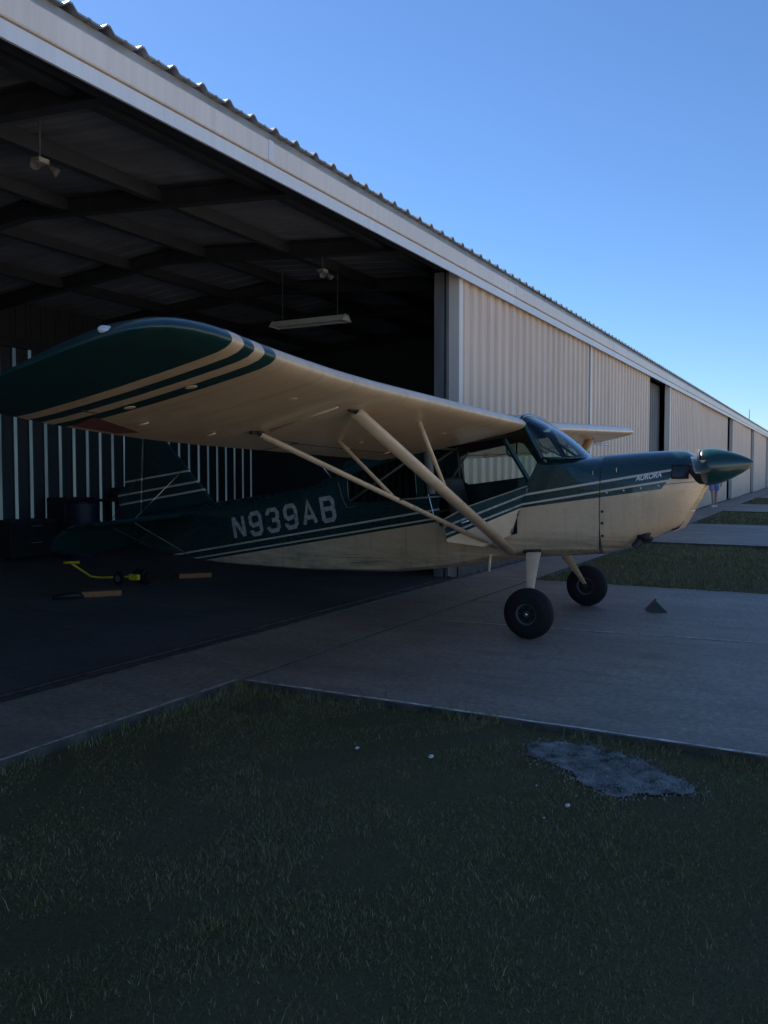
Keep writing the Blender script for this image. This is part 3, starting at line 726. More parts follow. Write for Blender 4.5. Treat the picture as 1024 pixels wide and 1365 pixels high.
# front side quarter window glass, windshield
mb = MB()
for s in (-1, 1): mb.add([(CX+s*.366, 2.45, 1.31), (CX+s*.366, 2.32, 1.49), (CX+s*.366, 2.50, 1.82), (CX+s*.366, 2.66, 1.66)], [(0, 1, 2, 3)])
mb.build('quarter_window', M['glass'], air)
nT = 25; rings = []
for u in np.linspace(0, 1, 9):
    ys, zs = 2.31+.19*u, 1.49+.35*u; yc, zcn = 1.965+.535*u, 1.492+.395*u; hw = .367; r = []
    for k in range(nT):
        t = -PI/2+PI*k/(nT-1); e = 2/2.6
        x = hw*math.copysign(abs(math.sin(t))**e, math.sin(t)); g = abs(math.cos(t))**e
        r.append((CX+x, ys+(yc-ys)*g-.02*math.sin(PI*u)*g, zs+(zcn-zs)*g+.02*math.sin(PI*u)*g))
    rings.append(r)
mb = MB(); mb.loft(rings, cap=False, closed=False); ws = mb.build('windshield', M['glass'], air, True)
mb = MB(); mb.tube(rings[0], .010, 8); mb.build('windshield_base_strip', M['green'], ws, True)
mb = MB(); mb.tube(rings[-1], .014, 8); mb.build('windshield_top_strip', M['green'], ws, True)
# interior
mb = MB(); mb.add([(CX-.34, 2.27, .95), (CX+.34, 2.27, .95), (CX+.34, 2.27, 1.40), (CX+.2, 2.27, 1.46), (CX-.2, 2.27, 1.46), (CX-.34, 2.27, 1.40)], [(0, 1, 2, 3, 4, 5)])
ip = mb.build('instrument_panel', M['black'], air)
for k, (dx, dz) in enumerate([(-.18, 1.3), (-.06, 1.3), (.06, 1.3), (.18, 1.3), (-.12, 1.17), (.0, 1.17), (.12, 1.17)]):
    mb = MB(); mb.lathe([(0, .045), (.012, .045), (.013, .038), (.006, .036)], (CX+dx, 2.272, dz), (0, 1, 0), 20); mb.build('gauge', M['tube'], ip, True, 40)
mb = MB(); mb.add([(CX-.34, 2.3, .64), (CX+.34, 2.3, .64), (CX+.34, 4.3, .46), (CX-.34, 4.3, .46)], [(0, 1, 2, 3)]); mb.build('cabin_floor', M['dark'], air)
mb = MB(); mb.add([(CX-.29, 4.38, .42), (CX+.29, 4.38, .42), (CX+.29, 4.38, 1.4), (CX-.29, 4.38, 1.4)], [(0, 1, 2, 3)]); mb.build('cabin_bulkhead', M['dark'], air)
def seat(y, z):
    mb = MB(); mb.box((CX-.22, y-.22, z), (CX+.22, y+.24, z+.1)); s = mb.build('seat', M['brown'], air, bevel=.03)
    mb = MB(); mb.add([(CX-.21, y+.18, z+.06), (CX+.21, y+.18, z+.06), (CX+.21, y+.27, z+.05), (CX-.21, y+.27, z+.05), (CX-.18, y+.32, z+.50), (CX+.18, y+.32, z+.50), (CX+.18, y+.39, z+.49), (CX-.18, y+.39, z+.49)],
        [(0,3,2,1),(4,5,6,7),(0,1,5,4),(1,2,6,5),(2,3,7,6),(3,0,4,7)]); mb.build('seat_back', M['brown'], s, bevel=.025)
seat(2.98, .82); seat(3.78, .70)
for p, q in (((CX-.3, 2.5, 1.78), (CX-.33, 2.28, 1.45)), ((CX+.3, 2.5, 1.78), (CX+.33, 2.28, 1.45)), ((CX-.33, 3.42, 1.62), (CX-.33, 4.3, 1.08)), ((CX+.33, 3.42, 1.62), (CX+.33, 4.3, 1.08)),
             ((CX+.34, 3.30, 1.58), (CX+.34, 3.62, 1.10)), ((CX+.33, 3.75, 1.52), (CX+.33, 3.75, 1.02)), ((CX-.3, 3.43, 1.60), (CX+.3, 3.43, 1.60))):
    mb = MB(); mb.tube([p, q], .012, 8); mb.build('cabin_tube', M['tube'], air, True)
mb = MB(); mb.tube([(CX, 2.5, 1.79), (CX, 2.1, 1.51)], .011, 8); mb.build('cabin_tube', M['tube'], air, True)
mb = MB(); pts = [(CX+.30, 2.83+.05*math.cos(a), 1.58+.055*math.sin(a)) for a in np.linspace(PI, 2*PI, 9)]; mb.tube([(CX+.3, 2.78, 1.66)]+pts+[(CX+.3, 2.88, 1.66)], .008, 8); mb.build('grab_loop', M['black'], air, True)
mb = MB(); pts = [(CX-.05, 2.42+.17*(1-math.cos(a))*.4, 1.52+.22*math.sin(a)*.4) for a in np.linspace(0, PI, 7)]
mb.tube([(CX-.25, 2.48, 1.80), (CX-.22, 2.36, 1.60), (CX-.12, 2.22, 1.52), (CX+.02, 2.10, 1.50), (CX+.12, 2.05, 1.56)], .007, 8); mb.build('compass_cable', M['black'], air, True)

# open door: drawn closed, then swung about its slanted hinge line
hx = Vector((CX-.372, 2.592, .802)); ax = Vector((0, -.3465, .938)).normalized(); RD = Matrix.Rotation(math.radians(58), 3, ax)
def swing(p): return tuple(hx+RD @ (Vector(p)-hx))
dp = [(2.592, .802), (2.516, 1.027), (2.435, 1.244), (3.07, 1.155), (3.30, 1.08), (3.26, .87), (2.88, .745)]
# paint follows the closed pose: slice the door polygon into colour bands
def clip(poly, f, keep):
    out = []
    for i in range(len(poly)):
        a = poly[i]; b = poly[(i+1) % len(poly)]; fa = f(a)*keep; fb = f(b)*keep
        if fa >= 0: out.append(a)
        if (fa > 0 > fb) or (fa < 0 < fb):
            t = fa/(fa-fb); out.append((a[0]+(b[0]-a[0])*t, a[1]+(b[1]-a[1])*t))
    return out
Ls = [lambda p: p[1]-(1.047-.190*(p[0]-2.5)), lambda p: p[1]-(1.081-.0095-.176*(p[0]-2.48)), lambda p: p[1]-(1.081+.0095-.176*(p[0]-2.48)),
      lambda p: p[1]-(1.165-.0095-.180*(p[0]-2.47)), lambda p: p[1]-(1.165+.0095-.180*(p[0]-2.47))]
cols = [1, 0, 2, 0, 2, 0]; rest = dp; mb = MB(); X0 = CX-.374
for i in range(6):
    if i < 5: low = clip(rest, Ls[i], -1); rest = clip(rest, Ls[i], 1)
    else: low = rest
    if len(low) > 2: mb.cur = cols[i]; mb.add([swing((X0, y, z)) for y, z in low], [tuple(range(len(low)))])
mb.cur = 0
n = len(dp); mb.add([swing((X0+.022, y, z)) for y, z in dp], [tuple(range(n))])
mb.cur = 1; mb.add([swing((X0, y, z)) for y, z in dp]+[swing((X0+.022, y, z)) for y, z in dp], [(i, (i+1) % n, n+(i+1) % n, n+i) for i in range(n)])
door = mb.build('door', [M['green'], simple('door_cream', (.72, .56, .38), .3, coat=.4, var=.05), M['letter']], air)
door['label'] = 'open lower cabin door with cream triangle'
mb = MB(); mb.tube([swing((X0-.022, 3.02, 1.045)), swing((X0-.022, 3.14, 1.03))], .009, 8); mb.tube([swing((X0, 3.03, 1.044)), swing((X0-.022, 3.03, 1.044))], .007, 8); mb.tube([swing((X0, 3.13, 1.03)), swing((X0-.022, 3.13, 1.03))], .007, 8); mb.build('handle', M['chrome'], door, True)
for z0 in (.84, 1.0, 1.2):
    y0 = 2.592-.3694*(z0-.802)
    mb = MB(); mb.tube([(X0-.006, y0+.008, z0-.025), (X0-.006, y0-.01, z0+.025)], .009, 8); mb.build('hinge', M['tube'], door, True)

# cowling
def yf(z): return interp(z, [(.70, 1.34), (.86, 1.24), (.90, 1.18), (1.0, 1.12), (1.10, 1.07), (1.18, 1.03), (1.30, 1.0), (1.40, 1.015), (1.47, 1.04), (1.53, 1.08), (1.58, 1.13)])
rings = []
S = [0, .12, .25, .4, .55, .68, .8, .88, .94, .975, 1.0]
for s in S:
    base = half(1.8); zt = interp(s, [(0, 1.522), (.35, 1.540), (.75, 1.552), (.93, 1.553), (1, 1.50)]); zb = interp(s, [(0, .645), (.4, .70), (.62, .745), (.85, .82), (1, .885)])
    hw = interp(s, [(0, .36), (.4, .352), (.7, .325), (.88, .285), (.95, .25), (1, .20)])
    zm = (zt+zb)/2; hh = (zt-zb)/2; e = interp(s, [(0, 3.4), (1, 2.6)]); r = []
    nn = 44
    for k in range(nn):
        t = 2*PI*k/nn-PI/2; c_ = math.cos(t); sn = math.sin(t)
        w = hw*math.copysign(abs(c_)**(2/e), c_); z = zm+hh*math.copysign(abs(sn)**(2/e), sn)
        # match firewall outline at s=0
        Yv = 1.80+(yf(z)-1.80)*s
        r.append((CX+w, Yv, z))
    rings.append(r)
mb = MB(); mb.loft(rings, cap=False)
# rounded nose face running in to the spinner ring
last = rings[-1]; hubz = 1.40; face = [last]; n_ = len(last)
for f_, dy in ((.90, -.022), (.72, -.040), (.5, -.05)):
    rg = []
    for k, (x, y, z) in enumerate(last):
        cx_, cz_ = CX+(x-CX)*f_, hubz+(z-hubz)*f_
        rg.append((cx_, (y*f_+1.01*(1-f_))+dy, cz_))
    face.append(rg)
face.append([(CX+.13*math.cos(2*PI*k/n_-PI/2), 1.0, hubz+.13*math.sin(2*PI*k/n_-PI/2)) for k in range(n_)])
mb.loft(face, cap=False); cowl = mb.build('cowling', M['body'], air, True, 60)
for s_ in (-1, 1):
    mb = MB(); q = [(CX+s_*(.180+.080*math.cos(a)), 0.988+.035*max(0, math.cos(a)), 1.365+.10*math.sin(a)) for a in np.linspace(0, 2*PI, 25)[:-1]]
    qb = [(x, y+.06, z) for x, y, z in q]; qf = [(x, y-.028, z) for x, y, z in q]
    mb.loft([qb, qf], cap=True); mb.build('air_inlet', M['black'], cowl)
mb = MB(); mb.loft([[(CX+(x-CX)*.99, y, z) for x, y, z in full_ring(half(1.8), 1.795)], [(CX+(x-CX)*.9, 1.79, (z-1.1)*.9+1.1) for x, y, z in full_ring(half(1.8), 1.795)]], cap=True); mb.build('firewall', M['dark'], cowl)
axN = Vector((0, -1, .10)).normalized(); hub = Vector((CX, 1.02, 1.405))
# exhaust
mb = MB(); mb.lathe([(-.02, .075), (0, .07), (.03, .045)], (CX-.235, 1.44, .80), (-.2, .1, -1), 18); mb.build('exhaust_fairing', M['exh'], cowl, True)
mb = MB(); mb.tube([(CX-.22, 1.42, .86), (CX-.25, 1.46, .80), (CX-.275, 1.52, .725)], .034, 16, cap=False); mb.tube([(CX-.22, 1.42, .86), (CX-.25, 1.46, .80), (CX-.275, 1.52, .725)], .029, 16, cap=False); mb.build('exhaust_pipe', M['exh'], cowl, True)
# chin scoop: cream lip with a dark slot behind
mb = MB(); sp = [(1.225, .868), (1.185, .888), (1.155, .93), (1.125, .985), (1.095, 1.04)]
mb.loft([[(CX-.12, y-.010, z-.006), (CX+.12, y-.010, z-.006), (CX+.12, y, z), (CX-.12, y, z)] for y, z in sp]); mb.build('scoop_lip', M['cream'], cowl)
mb = MB(); mb.loft([[(CX-.115, y, z), (CX+.115, y, z), (CX+.115, y+.07, z+.025), (CX-.115, y+.07, z+.025)] for y, z in sp]); mb.build('scoop_slot', M['black'], cowl)
# fasteners and panel joint  (functions below)
def cw(y, z):
    s_ = (1.8-y)/(1.8-yf(z)); hw_ = interp(s_, [(0, .36), (.4, .352), (.7, .325), (.88, .285), (.95, .25), (1, .20)])
    zt = interp(s_, [(0, 1.522), (.35, 1.540), (.75, 1.552), (.93, 1.553), (1, 1.50)]); zb = interp(s_, [(0, .645), (.4, .70), (.62, .745), (.85, .82), (1, .885)])
    e = interp(s_, [(0, 3.4), (1, 2.6)]); q = abs((z-(zt+zb)/2)/((zt-zb)/2)); return hw_*max(0, 1-min(1, q)**e)**(1/e)
for sd_ in (-1, 1):   # recessed dark landing light window on each cheek
    mb = MB(); ny_, nz_ = 6, 6
    g_ = [(1.215-.125*i/ny_, 1.318+.105*j/nz_) for i in range(ny_+1) for j in range(nz_+1)]
    mb.add([(CX+sd_*(cw(y, z)+.003), y, z) for y, z in g_], [(i*(nz_+1)+j, (i+1)*(nz_+1)+j, (i+1)*(nz_+1)+j+1, i*(nz_+1)+j+1) for i in range(ny_) for j in range(nz_)])
    lw = mb.build('landing_light', M['prop'], cowl, True)
    fr = [(1.215, 1.318), (1.15, 1.316), (1.09, 1.318), (1.088, 1.37), (1.09, 1.423), (1.15, 1.425), (1.215, 1.423), (1.217, 1.37), (1.215, 1.318)]
    mb = MB(); mb.tube([(CX+sd_*(cw(y, z)+.004), y, z) for y, z in fr], .007, 8); mb.build('light_frame', M['black'], lw, True)
for y in (1.32, 1.46, 1.60, 1.74):
    z = 1.065-.148*(y-2.5)+.012; mb = MB(); mb.lathe([(0, .010), (.004, .009), (.006, 0)], (CX-cw(y, z), y, z), (-1, 0, 0), 10); mb.build('fastener', M['chrome'], cowl)
for z in (.82, .93, 1.03):
    mb = MB(); mb.lathe([(0, .012), (.004, .011), (.006, 0)], (CX-cw(1.77, z)-.001, 1.775, z), (-1, 0, 0), 10); mb.build('fastener', M['black'], cowl)
for y, z in ((1.86, 1.36), (1.66, 1.385)):
    mb = MB(); mb.tube([(CX-.355, y, z-.02), (CX-.362, y, z+.02)], .006, 8); mb.build('latch', M['chrome'], cowl)
mb = MB(); mb.tube([(CX-cw(1.797, z)-.0015, 1.797, z) for z in np.linspace(.74, 1.42, 12)], .0035, 6); mb.build('cowl_seam', M['dark'], cowl)
mb = MB(); mb.tube([(CX-cw(y, 1.262+.1*(1.3-y))-.001, y, 1.262+.1*(1.3-y)) for y in np.linspace(1.04, 1.36, 10)], .0028, 6); mb.build('cowl_seam', M['tube'], cowl)
for y in np.linspace(1.86, 2.40, 7):
    z = .72-.10*(y-1.8); mb = MB(); mb.lathe([(0, .006), (.002, .005), (.003, 0)], (CX-interp(y, HW)-.0005, y, z), (-1, 0, 0), 8); mb.build('rivet', M['tube'], fus)
for z in np.linspace(.80, 1.40, 8):
    mb = MB(); mb.lathe([(0, .005), (.002, .004), (.003, 0)], (CX-interp(1.85, HW)-.0005, 1.845, z), (-1, 0, 0), 8); mb.build('rivet', M['tube'], fus)
# the lettering on the stripe band
def text_mesh(body, size, shear=0, bold=0):
    cu = bpy.data.curves.new('txt', 'FONT'); cu.body = body; cu.size = size; cu.shear = shear; cu.offset = bold
    o = bpy.data.objects.new('txt', cu); COL.objects.link(o); dg = bpy.context.evaluated_depsgraph_get()
    me = bpy.data.meshes.new_from_object(o.evaluated_get(dg)); bpy.data.objects.remove(o); return me
me = text_mesh('AURORA', .066, .18, .0018)
wd = max(v.co.x for v in me.vertices)
for v in me.vertices:
    y = 1.50-v.co.x*.205/wd; z = 1.292+.0+v.co.y+.1745*(1.50-y); v.co = (CX-cw(y, z)-.003, y, z)
me.materials.append(M['white']); o = bpy.data.objects.new('lettering', me); COL.objects.link(o); o.parent = cowl; o.matrix_parent_inverse = world(cowl).inverted()
# registration: block letters with chamfered corners
GL = {'N': [[(0, 0), (0, 1)], [(0, 1), (1, 0)], [(1, 0), (1, 1)]],
      '9': [[(1, .5), (.25, .42), (0, .56), (0, .85), (.2, 1), (.8, 1), (1, .85), (1, .15), (.8, 0), (.2, 0), (0, .15), (0, .22)]],
      '3': [[(0, .78), (0, .85), (.2, 1), (.8, 1), (1, .85), (1, .62), (.82, .5), (.4, .5)], [(.82, .5), (1, .38), (1, .15), (.8, 0), (.2, 0), (0, .15), (0, .22)]],
      'A': [[(-.05, 0), (.5, 1), (1.05, 0)], [(.2, .3), (.8, .3)]],
      'B': [[(0, 0), (0, 1), (.8, 1), (1, .86), (1, .63), (.85, .52), (.1, .52)], [(.85, .52), (1, .4), (1, .14), (.8, 0), (0, 0)]]}
def stroke(mb, pts, w, f):
    pts = [np.array(p, float) for p in pts]; L = []; R = []
    for i, p in enumerate(pts):
        d0 = pts[i]-pts[i-1] if i else pts[1]-pts[0]; d1 = pts[i+1]-pts[i] if i < len(pts)-1 else d0
        d0 = d0/np.linalg.norm(d0); d1 = d1/np.linalg.norm(d1); n0 = np.array([-d0[1], d0[0]]); n1 = np.array([-d1[1], d1[0]])
        m_ = n0+n1; m_ = m_/max(np.linalg.norm(m_), 1e-6); k = min(1.8, 1/max(.4, m_ @ n0))
        L.append(f(p+m_*w*k/2)); R.append(f(p-m_*w*k/2))
    n = len(pts); mb.add(L+R, [(i, i+1, n+i+1, n+i) for i in range(n-1)])
LH, LW, GAP = .265, .140, .108; mb = MB(); lay = 0
o2 = Vector((0, 5.855, .625)); du = Vector((0, -.983, .180)); dv = Vector((0, .20, .98))
for i, ch in enumerate('N939AB'):
    for st_ in GL[ch]:
        lay += 1
        def f(p, i=i, lay=lay):
            q = o2+du*(i*(LW+GAP)+p[0])+dv*p[1]
            return (CX-wside(q.y)-.003-.0004*(lay % 3), q.y, q.z)
        stroke(mb, [(a*LW, b*(LH-.04)+.02) for a, b in st_], .046, f)
mb.build('registration_lettering', M['letter'], fus)
# small seams and door-frame edge
mb = MB(); mb.tube([(CX-.374, 3.32, .88), (CX-.374, 3.36, .97), (CX-.374, 3.42, 1.18), (CX-.372, 3.47, 1.45)], .006, 6); mb.build('door_frame_edge', M['chrome'], fus, True)
mb = MB(); mb.tube([(CX-wside(y)-.001, y, z) for y, z in ((4.47, 1.27), (4.42, 1.12), (4.36, 1.01), (4.25, 1.03))], .004, 6); mb.build('window_seam', M['tube'], fus)
mb = MB(); mb.tube([(CX-wside(y)-.0005, y, z) for y, z in ((4.55, .50), (3.9, .525))], .002, 6); mb.build('fabric_seam', M['dark'], fus)
# step
mb = MB(); mb.tube([(CX-.36, 2.79, .62), (CX-.37, 2.80, .455)], .013, 10); mb.build('step_post', M['cream'], air, True)

# spinner and propeller
mb = MB(); mb.lathe([(-.0, .150), (.03, .156), (.08, .154), (.15, .140), (.23, .113), (.31, .076), (.37, .040), (.40, .014), (.405, 0)], hub, axN, 48)
spn = mb.build('spinner', M['green'], air, True)
mb = MB(); mb.lathe([(-.02, .145), (-.018, .158), (0, .158), (.002, .15)], hub, axN, 48); mb.build('backplate', M['propgrey'], spn, True, 40)
for k in range(4):
    a = k*PI/2+.9; p = hub+axN*.012+Vector((math.cos(a)*.156, 0, math.sin(a)*.156)); mb = MB(); mb.lathe([(0, .007), (.003, .006), (.004, 0)], p, (math.cos(a), 0, math.sin(a)), 8); mb.build('screw', M['chrome'], spn)
def blade(sgn):
    mb = MB(); rr = []
    for t in np.linspace(.10, .92, 14):
        ch = interp(t, [(.1, .035), (.16, .055), (.35, .070), (.7, .072), (.88, .066), (.92, .045)]); th = interp(t, [(.1, .02), (.3, .012), (.9, .004)]); tw = math.radians(interp(t, [(.1, 60), (.3, 38), (.92, 14)]))
        c_ = hub+axN*.05+Vector((-sgn*t*math.cos(.02), 0, sgn*t*.01)); ring_ = []
        for k in range(12):
            a = 2*PI*k/12; u_ = math.cos(a)*ch; v_ = math.sin(a)*th
            dz = u_*math.cos(tw)-v_*math.sin(tw); dy = u_*math.sin(tw)+v_*math.cos(tw); ring_.append(c_+Vector((0, dy*sgn, dz)))
        rr.append(ring_)
    mb.loft(rr); return mb
blade(1).build('propeller_blade', M['prop'], air, True); blade(-1).build('propeller_blade', M['prop'], air, True)

# wings
AF = [(0, 0), (.004, .014), (.0125, .027), (.03, .042), (.06, .058), (.1, .071), (.17, .086), (.28, .093), (.4, .090), (.55, .074), (.72, .048), (.88, .021), (1, .003),
      (1, -.003), (.88, -.012), (.7, -.020), (.5, -.025), (.3, -.027), (.15, -.027), (.07, -.025), (.03, -.020), (.0125, -.013), (.004, -.008)]
CH0 = 1.52; PIT = math.radians(11.6); DIH = .026; LY, LZ = 2.455, 1.795
def bend(r, sgn): return interp(r, [(3.0, 0), (3.5, .008), (3.9, .025), (4.25, .045), (4.5, .07), (4.9, .095)]) if sgn > 0 else .009*(r-.37)
def wing_pt(r, c, t, sgn, y0=0, ch=CH0, zs=1.0):
    """r span from centre, c chord fraction, t thickness fraction"""
    q = y0+c*ch; z = t*CH0*zs
    return (CX-sgn*r, LY+q*math.cos(PIT)+z*math.sin(PIT), LZ+bend(r, sgn)+DIH*(r-.37)-q*math.sin(PIT)+z*math.cos(PIT))
def wing(sgn):
    rings = []
    # r, leading offset, chord, thickness
    st = [(r, 0, CH0, 1) for r in np.linspace(.37, 4.30, 22)]
    tip = [(4.45, .0, 1.52, .98), (4.60, .008, 1.51, .92), (4.72, .03, 1.475, .84), (4.81, .07, 1.40, .72), (4.875, .13, 1.29, .57), (4.92, .21, 1.13, .40), (4.95, .33, .90, .24), (4.965, .48, .60, .12)]
    if sgn < 0: tip = [(r-.50, a, b, c) for r, a, b, c in tip]; st = [(r, 0, CH0, 1) for r in np.linspace(.37, 3.85, 20)]
    for r, y0, ch, zs in st+tip: rings.append([wing_pt(r, c, t, sgn, y0, ch, zs) for c, t in AF])
    mb = MB(); mb.loft(rings); w = mb.build('wing', M['wing'] if sgn > 0 else M['cream'], air, True, 60)
    R = lambda r, c, t=-.03: wing_pt(r, c, t, sgn)
    # aileron gap lines and hinge covers
    mb = MB()
    for c in (.765,): mb.tube([R(2.3, c, -.0195), R(4.35, c, -.0195)], .004, 6)
    mb.tube([R(2.3, .765, -.0195), R(2.3, .99, -.004)], .004, 6); mb.tube([R(.45, .78, -.019), R(2.27, .78, -.019)], .003, 6)
    mb.build('control_surface_gap', M['dark'], w)
    for r in (.9, 1.6, 2.6, 3.3, 3.9):
        mb = MB(); mb.tube([R(r, .74, -.024), R(r, .80, -.026)], .011, 8, flat=(.5, (0, 0, 1))); mb.build('hinge_cover', M['cream'], w, True)
    for r, c in ((1.2, .3), (2.0, .42), (3.55, .22), (4.22, .33), (4.22, .62), (1.75, .62)):
        mb = MB(); p = R(r, c, -.0272); mb.lathe([(0, .032), (.003, .030), (.004, 0)], p, (0, -math.sin(PIT), -math.cos(PIT)), 16); mb.build('inspection_cover', M['cream'], w)
    # drain rib tape
    mb = MB(); mb.tube([R(2.98, .60, -.026), R(3.05, .38, -.028), R(3.1, .20, -.028)], .012, 8, flat=(.5, (0, 0, 1))); mb.build('strut_fairing', M['cream'], w, True)
    # nav light
    p = Vector(wing_pt(4.90 if sgn > 0 else 4.40, .20, .03, sgn, 0, CH0, .4)); mb = MB(); dv_ = Vector((-sgn*.6, .75, .12)).normalized()
    mb.tube([p-dv_*.03, p, p+dv_*.02], [.016, .024, .022], 14); nl = mb.build('navigation_light', M['dark'], w, True)
    mb = MB(); mb.tube([p+dv_*.02, p+dv_*.04, p+dv_*.062, p+dv_*.075, p+dv_*.08], [.019, .021, .019, .012, .003], 14); mb.build('lens', M['lens'], nl, True)
    # lift struts
    for name, a, b, rad, flat in (('front_strut', R(2.93, .20, -.02), (CX-sgn*.38, 2.585, .655), .033, (1.75, (0, 1, .0))), ('rear_strut', R(3.06, .655, -.022), (CX-sgn*.40, 2.72, .690), .0185, (1.55, (0, 1, 0)))):
        mb = MB(); a = Vector(a); b = Vector(b); mb.tube([a+(b-a)*.02, b], rad, 16, flat=flat); s_ = mb.build(name, M['cream'], air, True)
        mb = MB(); mb.tube([a+Vector((0, 0, .03)), a+(b-a)*.03], .022, 10); mb.box(tuple(a-Vector((.03, .012, .02))), tuple(a+Vector((.03, .012, .03)))); mb.build('strut_fitting', M['dark'], s_)
        mb = MB(); p = a+(b-a)*.58; mb.lathe([(0, .010), (.02, .009), (.022, 0)], p-Vector((sgn*.0, rad*1.1, 0)), (-.3*sgn, -1, 0), 8); mb.build('bolt', M['chrome'], s_)
    fa, fb = Vector(R(2.93, .20)), Vector((CX-sgn*.38, 2.585, .655)); ra, rb = Vector(R(3.06, .655)), Vector((CX-sgn*.40, 2.72, .69))
    fj = fa+(fb-fa)*.52; rj = ra+(rb-ra)*.51
    for q, p in ((R(1.95, .20, -.02), fj), (R(1.98, .655, -.02), rj)):
        mb = MB(); mb.tube([q, p], .011, 10, flat=(1.7, (0, 1, 0))); mb.build('jury_strut', M['cream'], air, True)
    mb = MB(); mb.tube([rj, fj], .007, 8); mb.build('jury_cross_tube', M['tube'], air, True)
    return w
w1 = wing(1); w2 = wing(-1)
# red patch on the underside of the aileron
mb = MB(); rr = lambda r, c: wing_pt(r, c, interp(c, [(.7, -.0205), (.88, -.0128), (1, -.0034)])-.0016, 1)
mb.add([rr(4.22, .80), rr(3.72, .90), rr(3.80, .97), rr(4.15, .965)], [(0, 1, 2, 3)]); mb.build('red_patch', M['red'], w1)
# pitot tube
mb = MB(); a = wing_pt(2.6, .12, -.03, -1); mb.tube([a, (a[0], a[1]-.02, a[2]-.08), (a[0], a[1]-.2, a[2]-.09)], .008, 8); mb.build('pitot_tube', M['chrome'], w2, True)
# antenna on the rear fuselage
mb = MB(); mb.tube([(CX, 4.72, 1.30), (CX, 5.10, 1.72)], [.006, .002], 6); an = mb.build('whip_antenna', M['chrome'], air, True)
mb = MB(); mb.lathe([(0, .035), (.012, .03), (.03, .008)], (CX, 4.72, 1.285), (0, .3, 1), 14); mb.build('antenna_base', M['white'], an, True)

# tail
def plate(poly, th, mat, name, fn, parent=air):
    """thin tapered surface from a planform polygon; fn maps (a, b, offset) to a point"""
    c = np.mean(poly, 0); inn = [c+(np.array(p)-c)*.93 for p in poly]; mb = MB(); n = len(poly)
    mb.add([fn(p[0], p[1], 0) for p in poly]+[fn(p[0], p[1], th/2) for p in inn]+[fn(p[0], p[1], -th/2) for p in inn],
           [(i, (i+1) % n, n+(i+1) % n, n+i) for i in range(n)]+[(i, 2*n+i, 2*n+(i+1) % n, (i+1) % n) for i in range(n)]+[tuple(range(n, 2*n)), tuple(range(3*n-1, 2*n-1, -1))])
    return mb.build(name, mat, parent, False)
vfn = lambda y, z, o: (CX+o, y, z)
plate([(6.30, 1.02), (6.42, 1.15), (7.06, 1.77), (7.2, 1.93), (7.33, 1.98), (7.36, 1.9), (7.42, .84), (6.9, .9)], .05, M['fin'], 'fin', vfn)
plate([(7.375, 1.9), (7.40, 1.99), (7.55, 1.98), (7.66, 1.86), (7.69, 1.7), (7.70, 1.2), (7.83, 1.08), (7.80, .95), (7.66, .60), (7.56, .50), (7.46, .50), (7.43, .84)], .045, M['fin'], 'rudder', vfn)
for s in (-1, 1):
    zf = lambda y: .86-.16*(y-6.6)
    sf = lambda x, y, o: (CX+s*x, y, zf(y)+o)
    plate([(.08, 6.5), (.45, 6.42), (1.1, 6.62), (1.36, 6.8), (1.42, 7.0), (1.42, 7.12), (.06, 7.2)], .04, M['green'], 'stabilizer', sf)
    ef = lambda x, d, o: (CX+s*x, (7.14+.05*(1.4-x)/1.4)+d*.62-o, zf(7.16)-d*.78)
    plate([(.10, .02), (1.44, .015), (1.50, .12), (1.46, .28), (1.25, .38), (.6, .40), (.22, .32), (.10, .2)], .035, M['green'], 'elevator', ef)
    for p, q in (((CX+s*.9, 7.05, zf(7.05)), (CX+s*.04, 7.1, .42)), ((CX+s*.9, 7.05, zf(7.05)), (CX, 7.28, 1.55)), ((CX+s*.85, 6.75, zf(6.75)), (CX, 6.75, 1.42)), ((CX+s*.85, 6.75, zf(6.75)), (CX+s*.08, 6.6, .40))):
        mb = MB(); mb.tube([p, q], .0035, 6); mb.build('brace_wire', M['chrome'], air)
# tail wheel
tw = thing('tail_wheel', (CX, 7.42, .1), None, None); tw.parent = air; tw.matrix_parent_inverse = world(air).inverted()
mb = MB(); mb.loft([[(CX-.025, y, z), (CX+.025, y, z), (CX+.025, y, z-.012), (CX-.025, y, z-.012)] for y, z in ((6.9, .42), (7.15, .36), (7.30, .25), (7.36, .19))]); mb.build('leaf_spring', M['dark'], tw)
mb = MB(); mb.tube([(CX, 7.36, .20), (CX-.05, 7.38, .16), (CX-.05, 7.42, .10)], .012, 8); mb.tube([(CX, 7.36, .20), (CX+.05, 7.38, .16), (CX+.05, 7.42, .10)], .012, 8); mb.build('fork', M['dark'], tw)
def tyre(mb, c, R, w, n=48, ax_=(1, 0, 0), rim=.5):
    rr = R*rim; prof = []
    for k in range(17):
        a = PI*k/16+PI; prof.append((w/2*math.cos(a)*-1 if 0 else w/2*math.cos(a), rr+(R-rr)*abs(math.sin(a))**.62))
    a = Vector(ax_).normalized(); u = a.orthogonal().normalized(); w_ = a.cross(u); c = Vector(c)
    mb.loft([[c+a*t+(u*math.cos(2*PI*j/n)+w_*math.sin(2*PI*j/n))*r for j in range(n)] for t, r in prof+[(-w*.35, rr*.97), (w*.35, rr*.97)] if 1], cap=False)
mb = MB(); tyre(mb, (CX, 7.42, .098), .098, .05); mb.build('tyre', M['rubber'], tw, True, 50)
mb = MB(); mb.lathe([(-.024, .0), (-.026, .045), (.026, .045), (.024, 0)], (CX, 7.42, .098), (1, 0, 0), 24); mb.build('rim', M['rim'], tw)

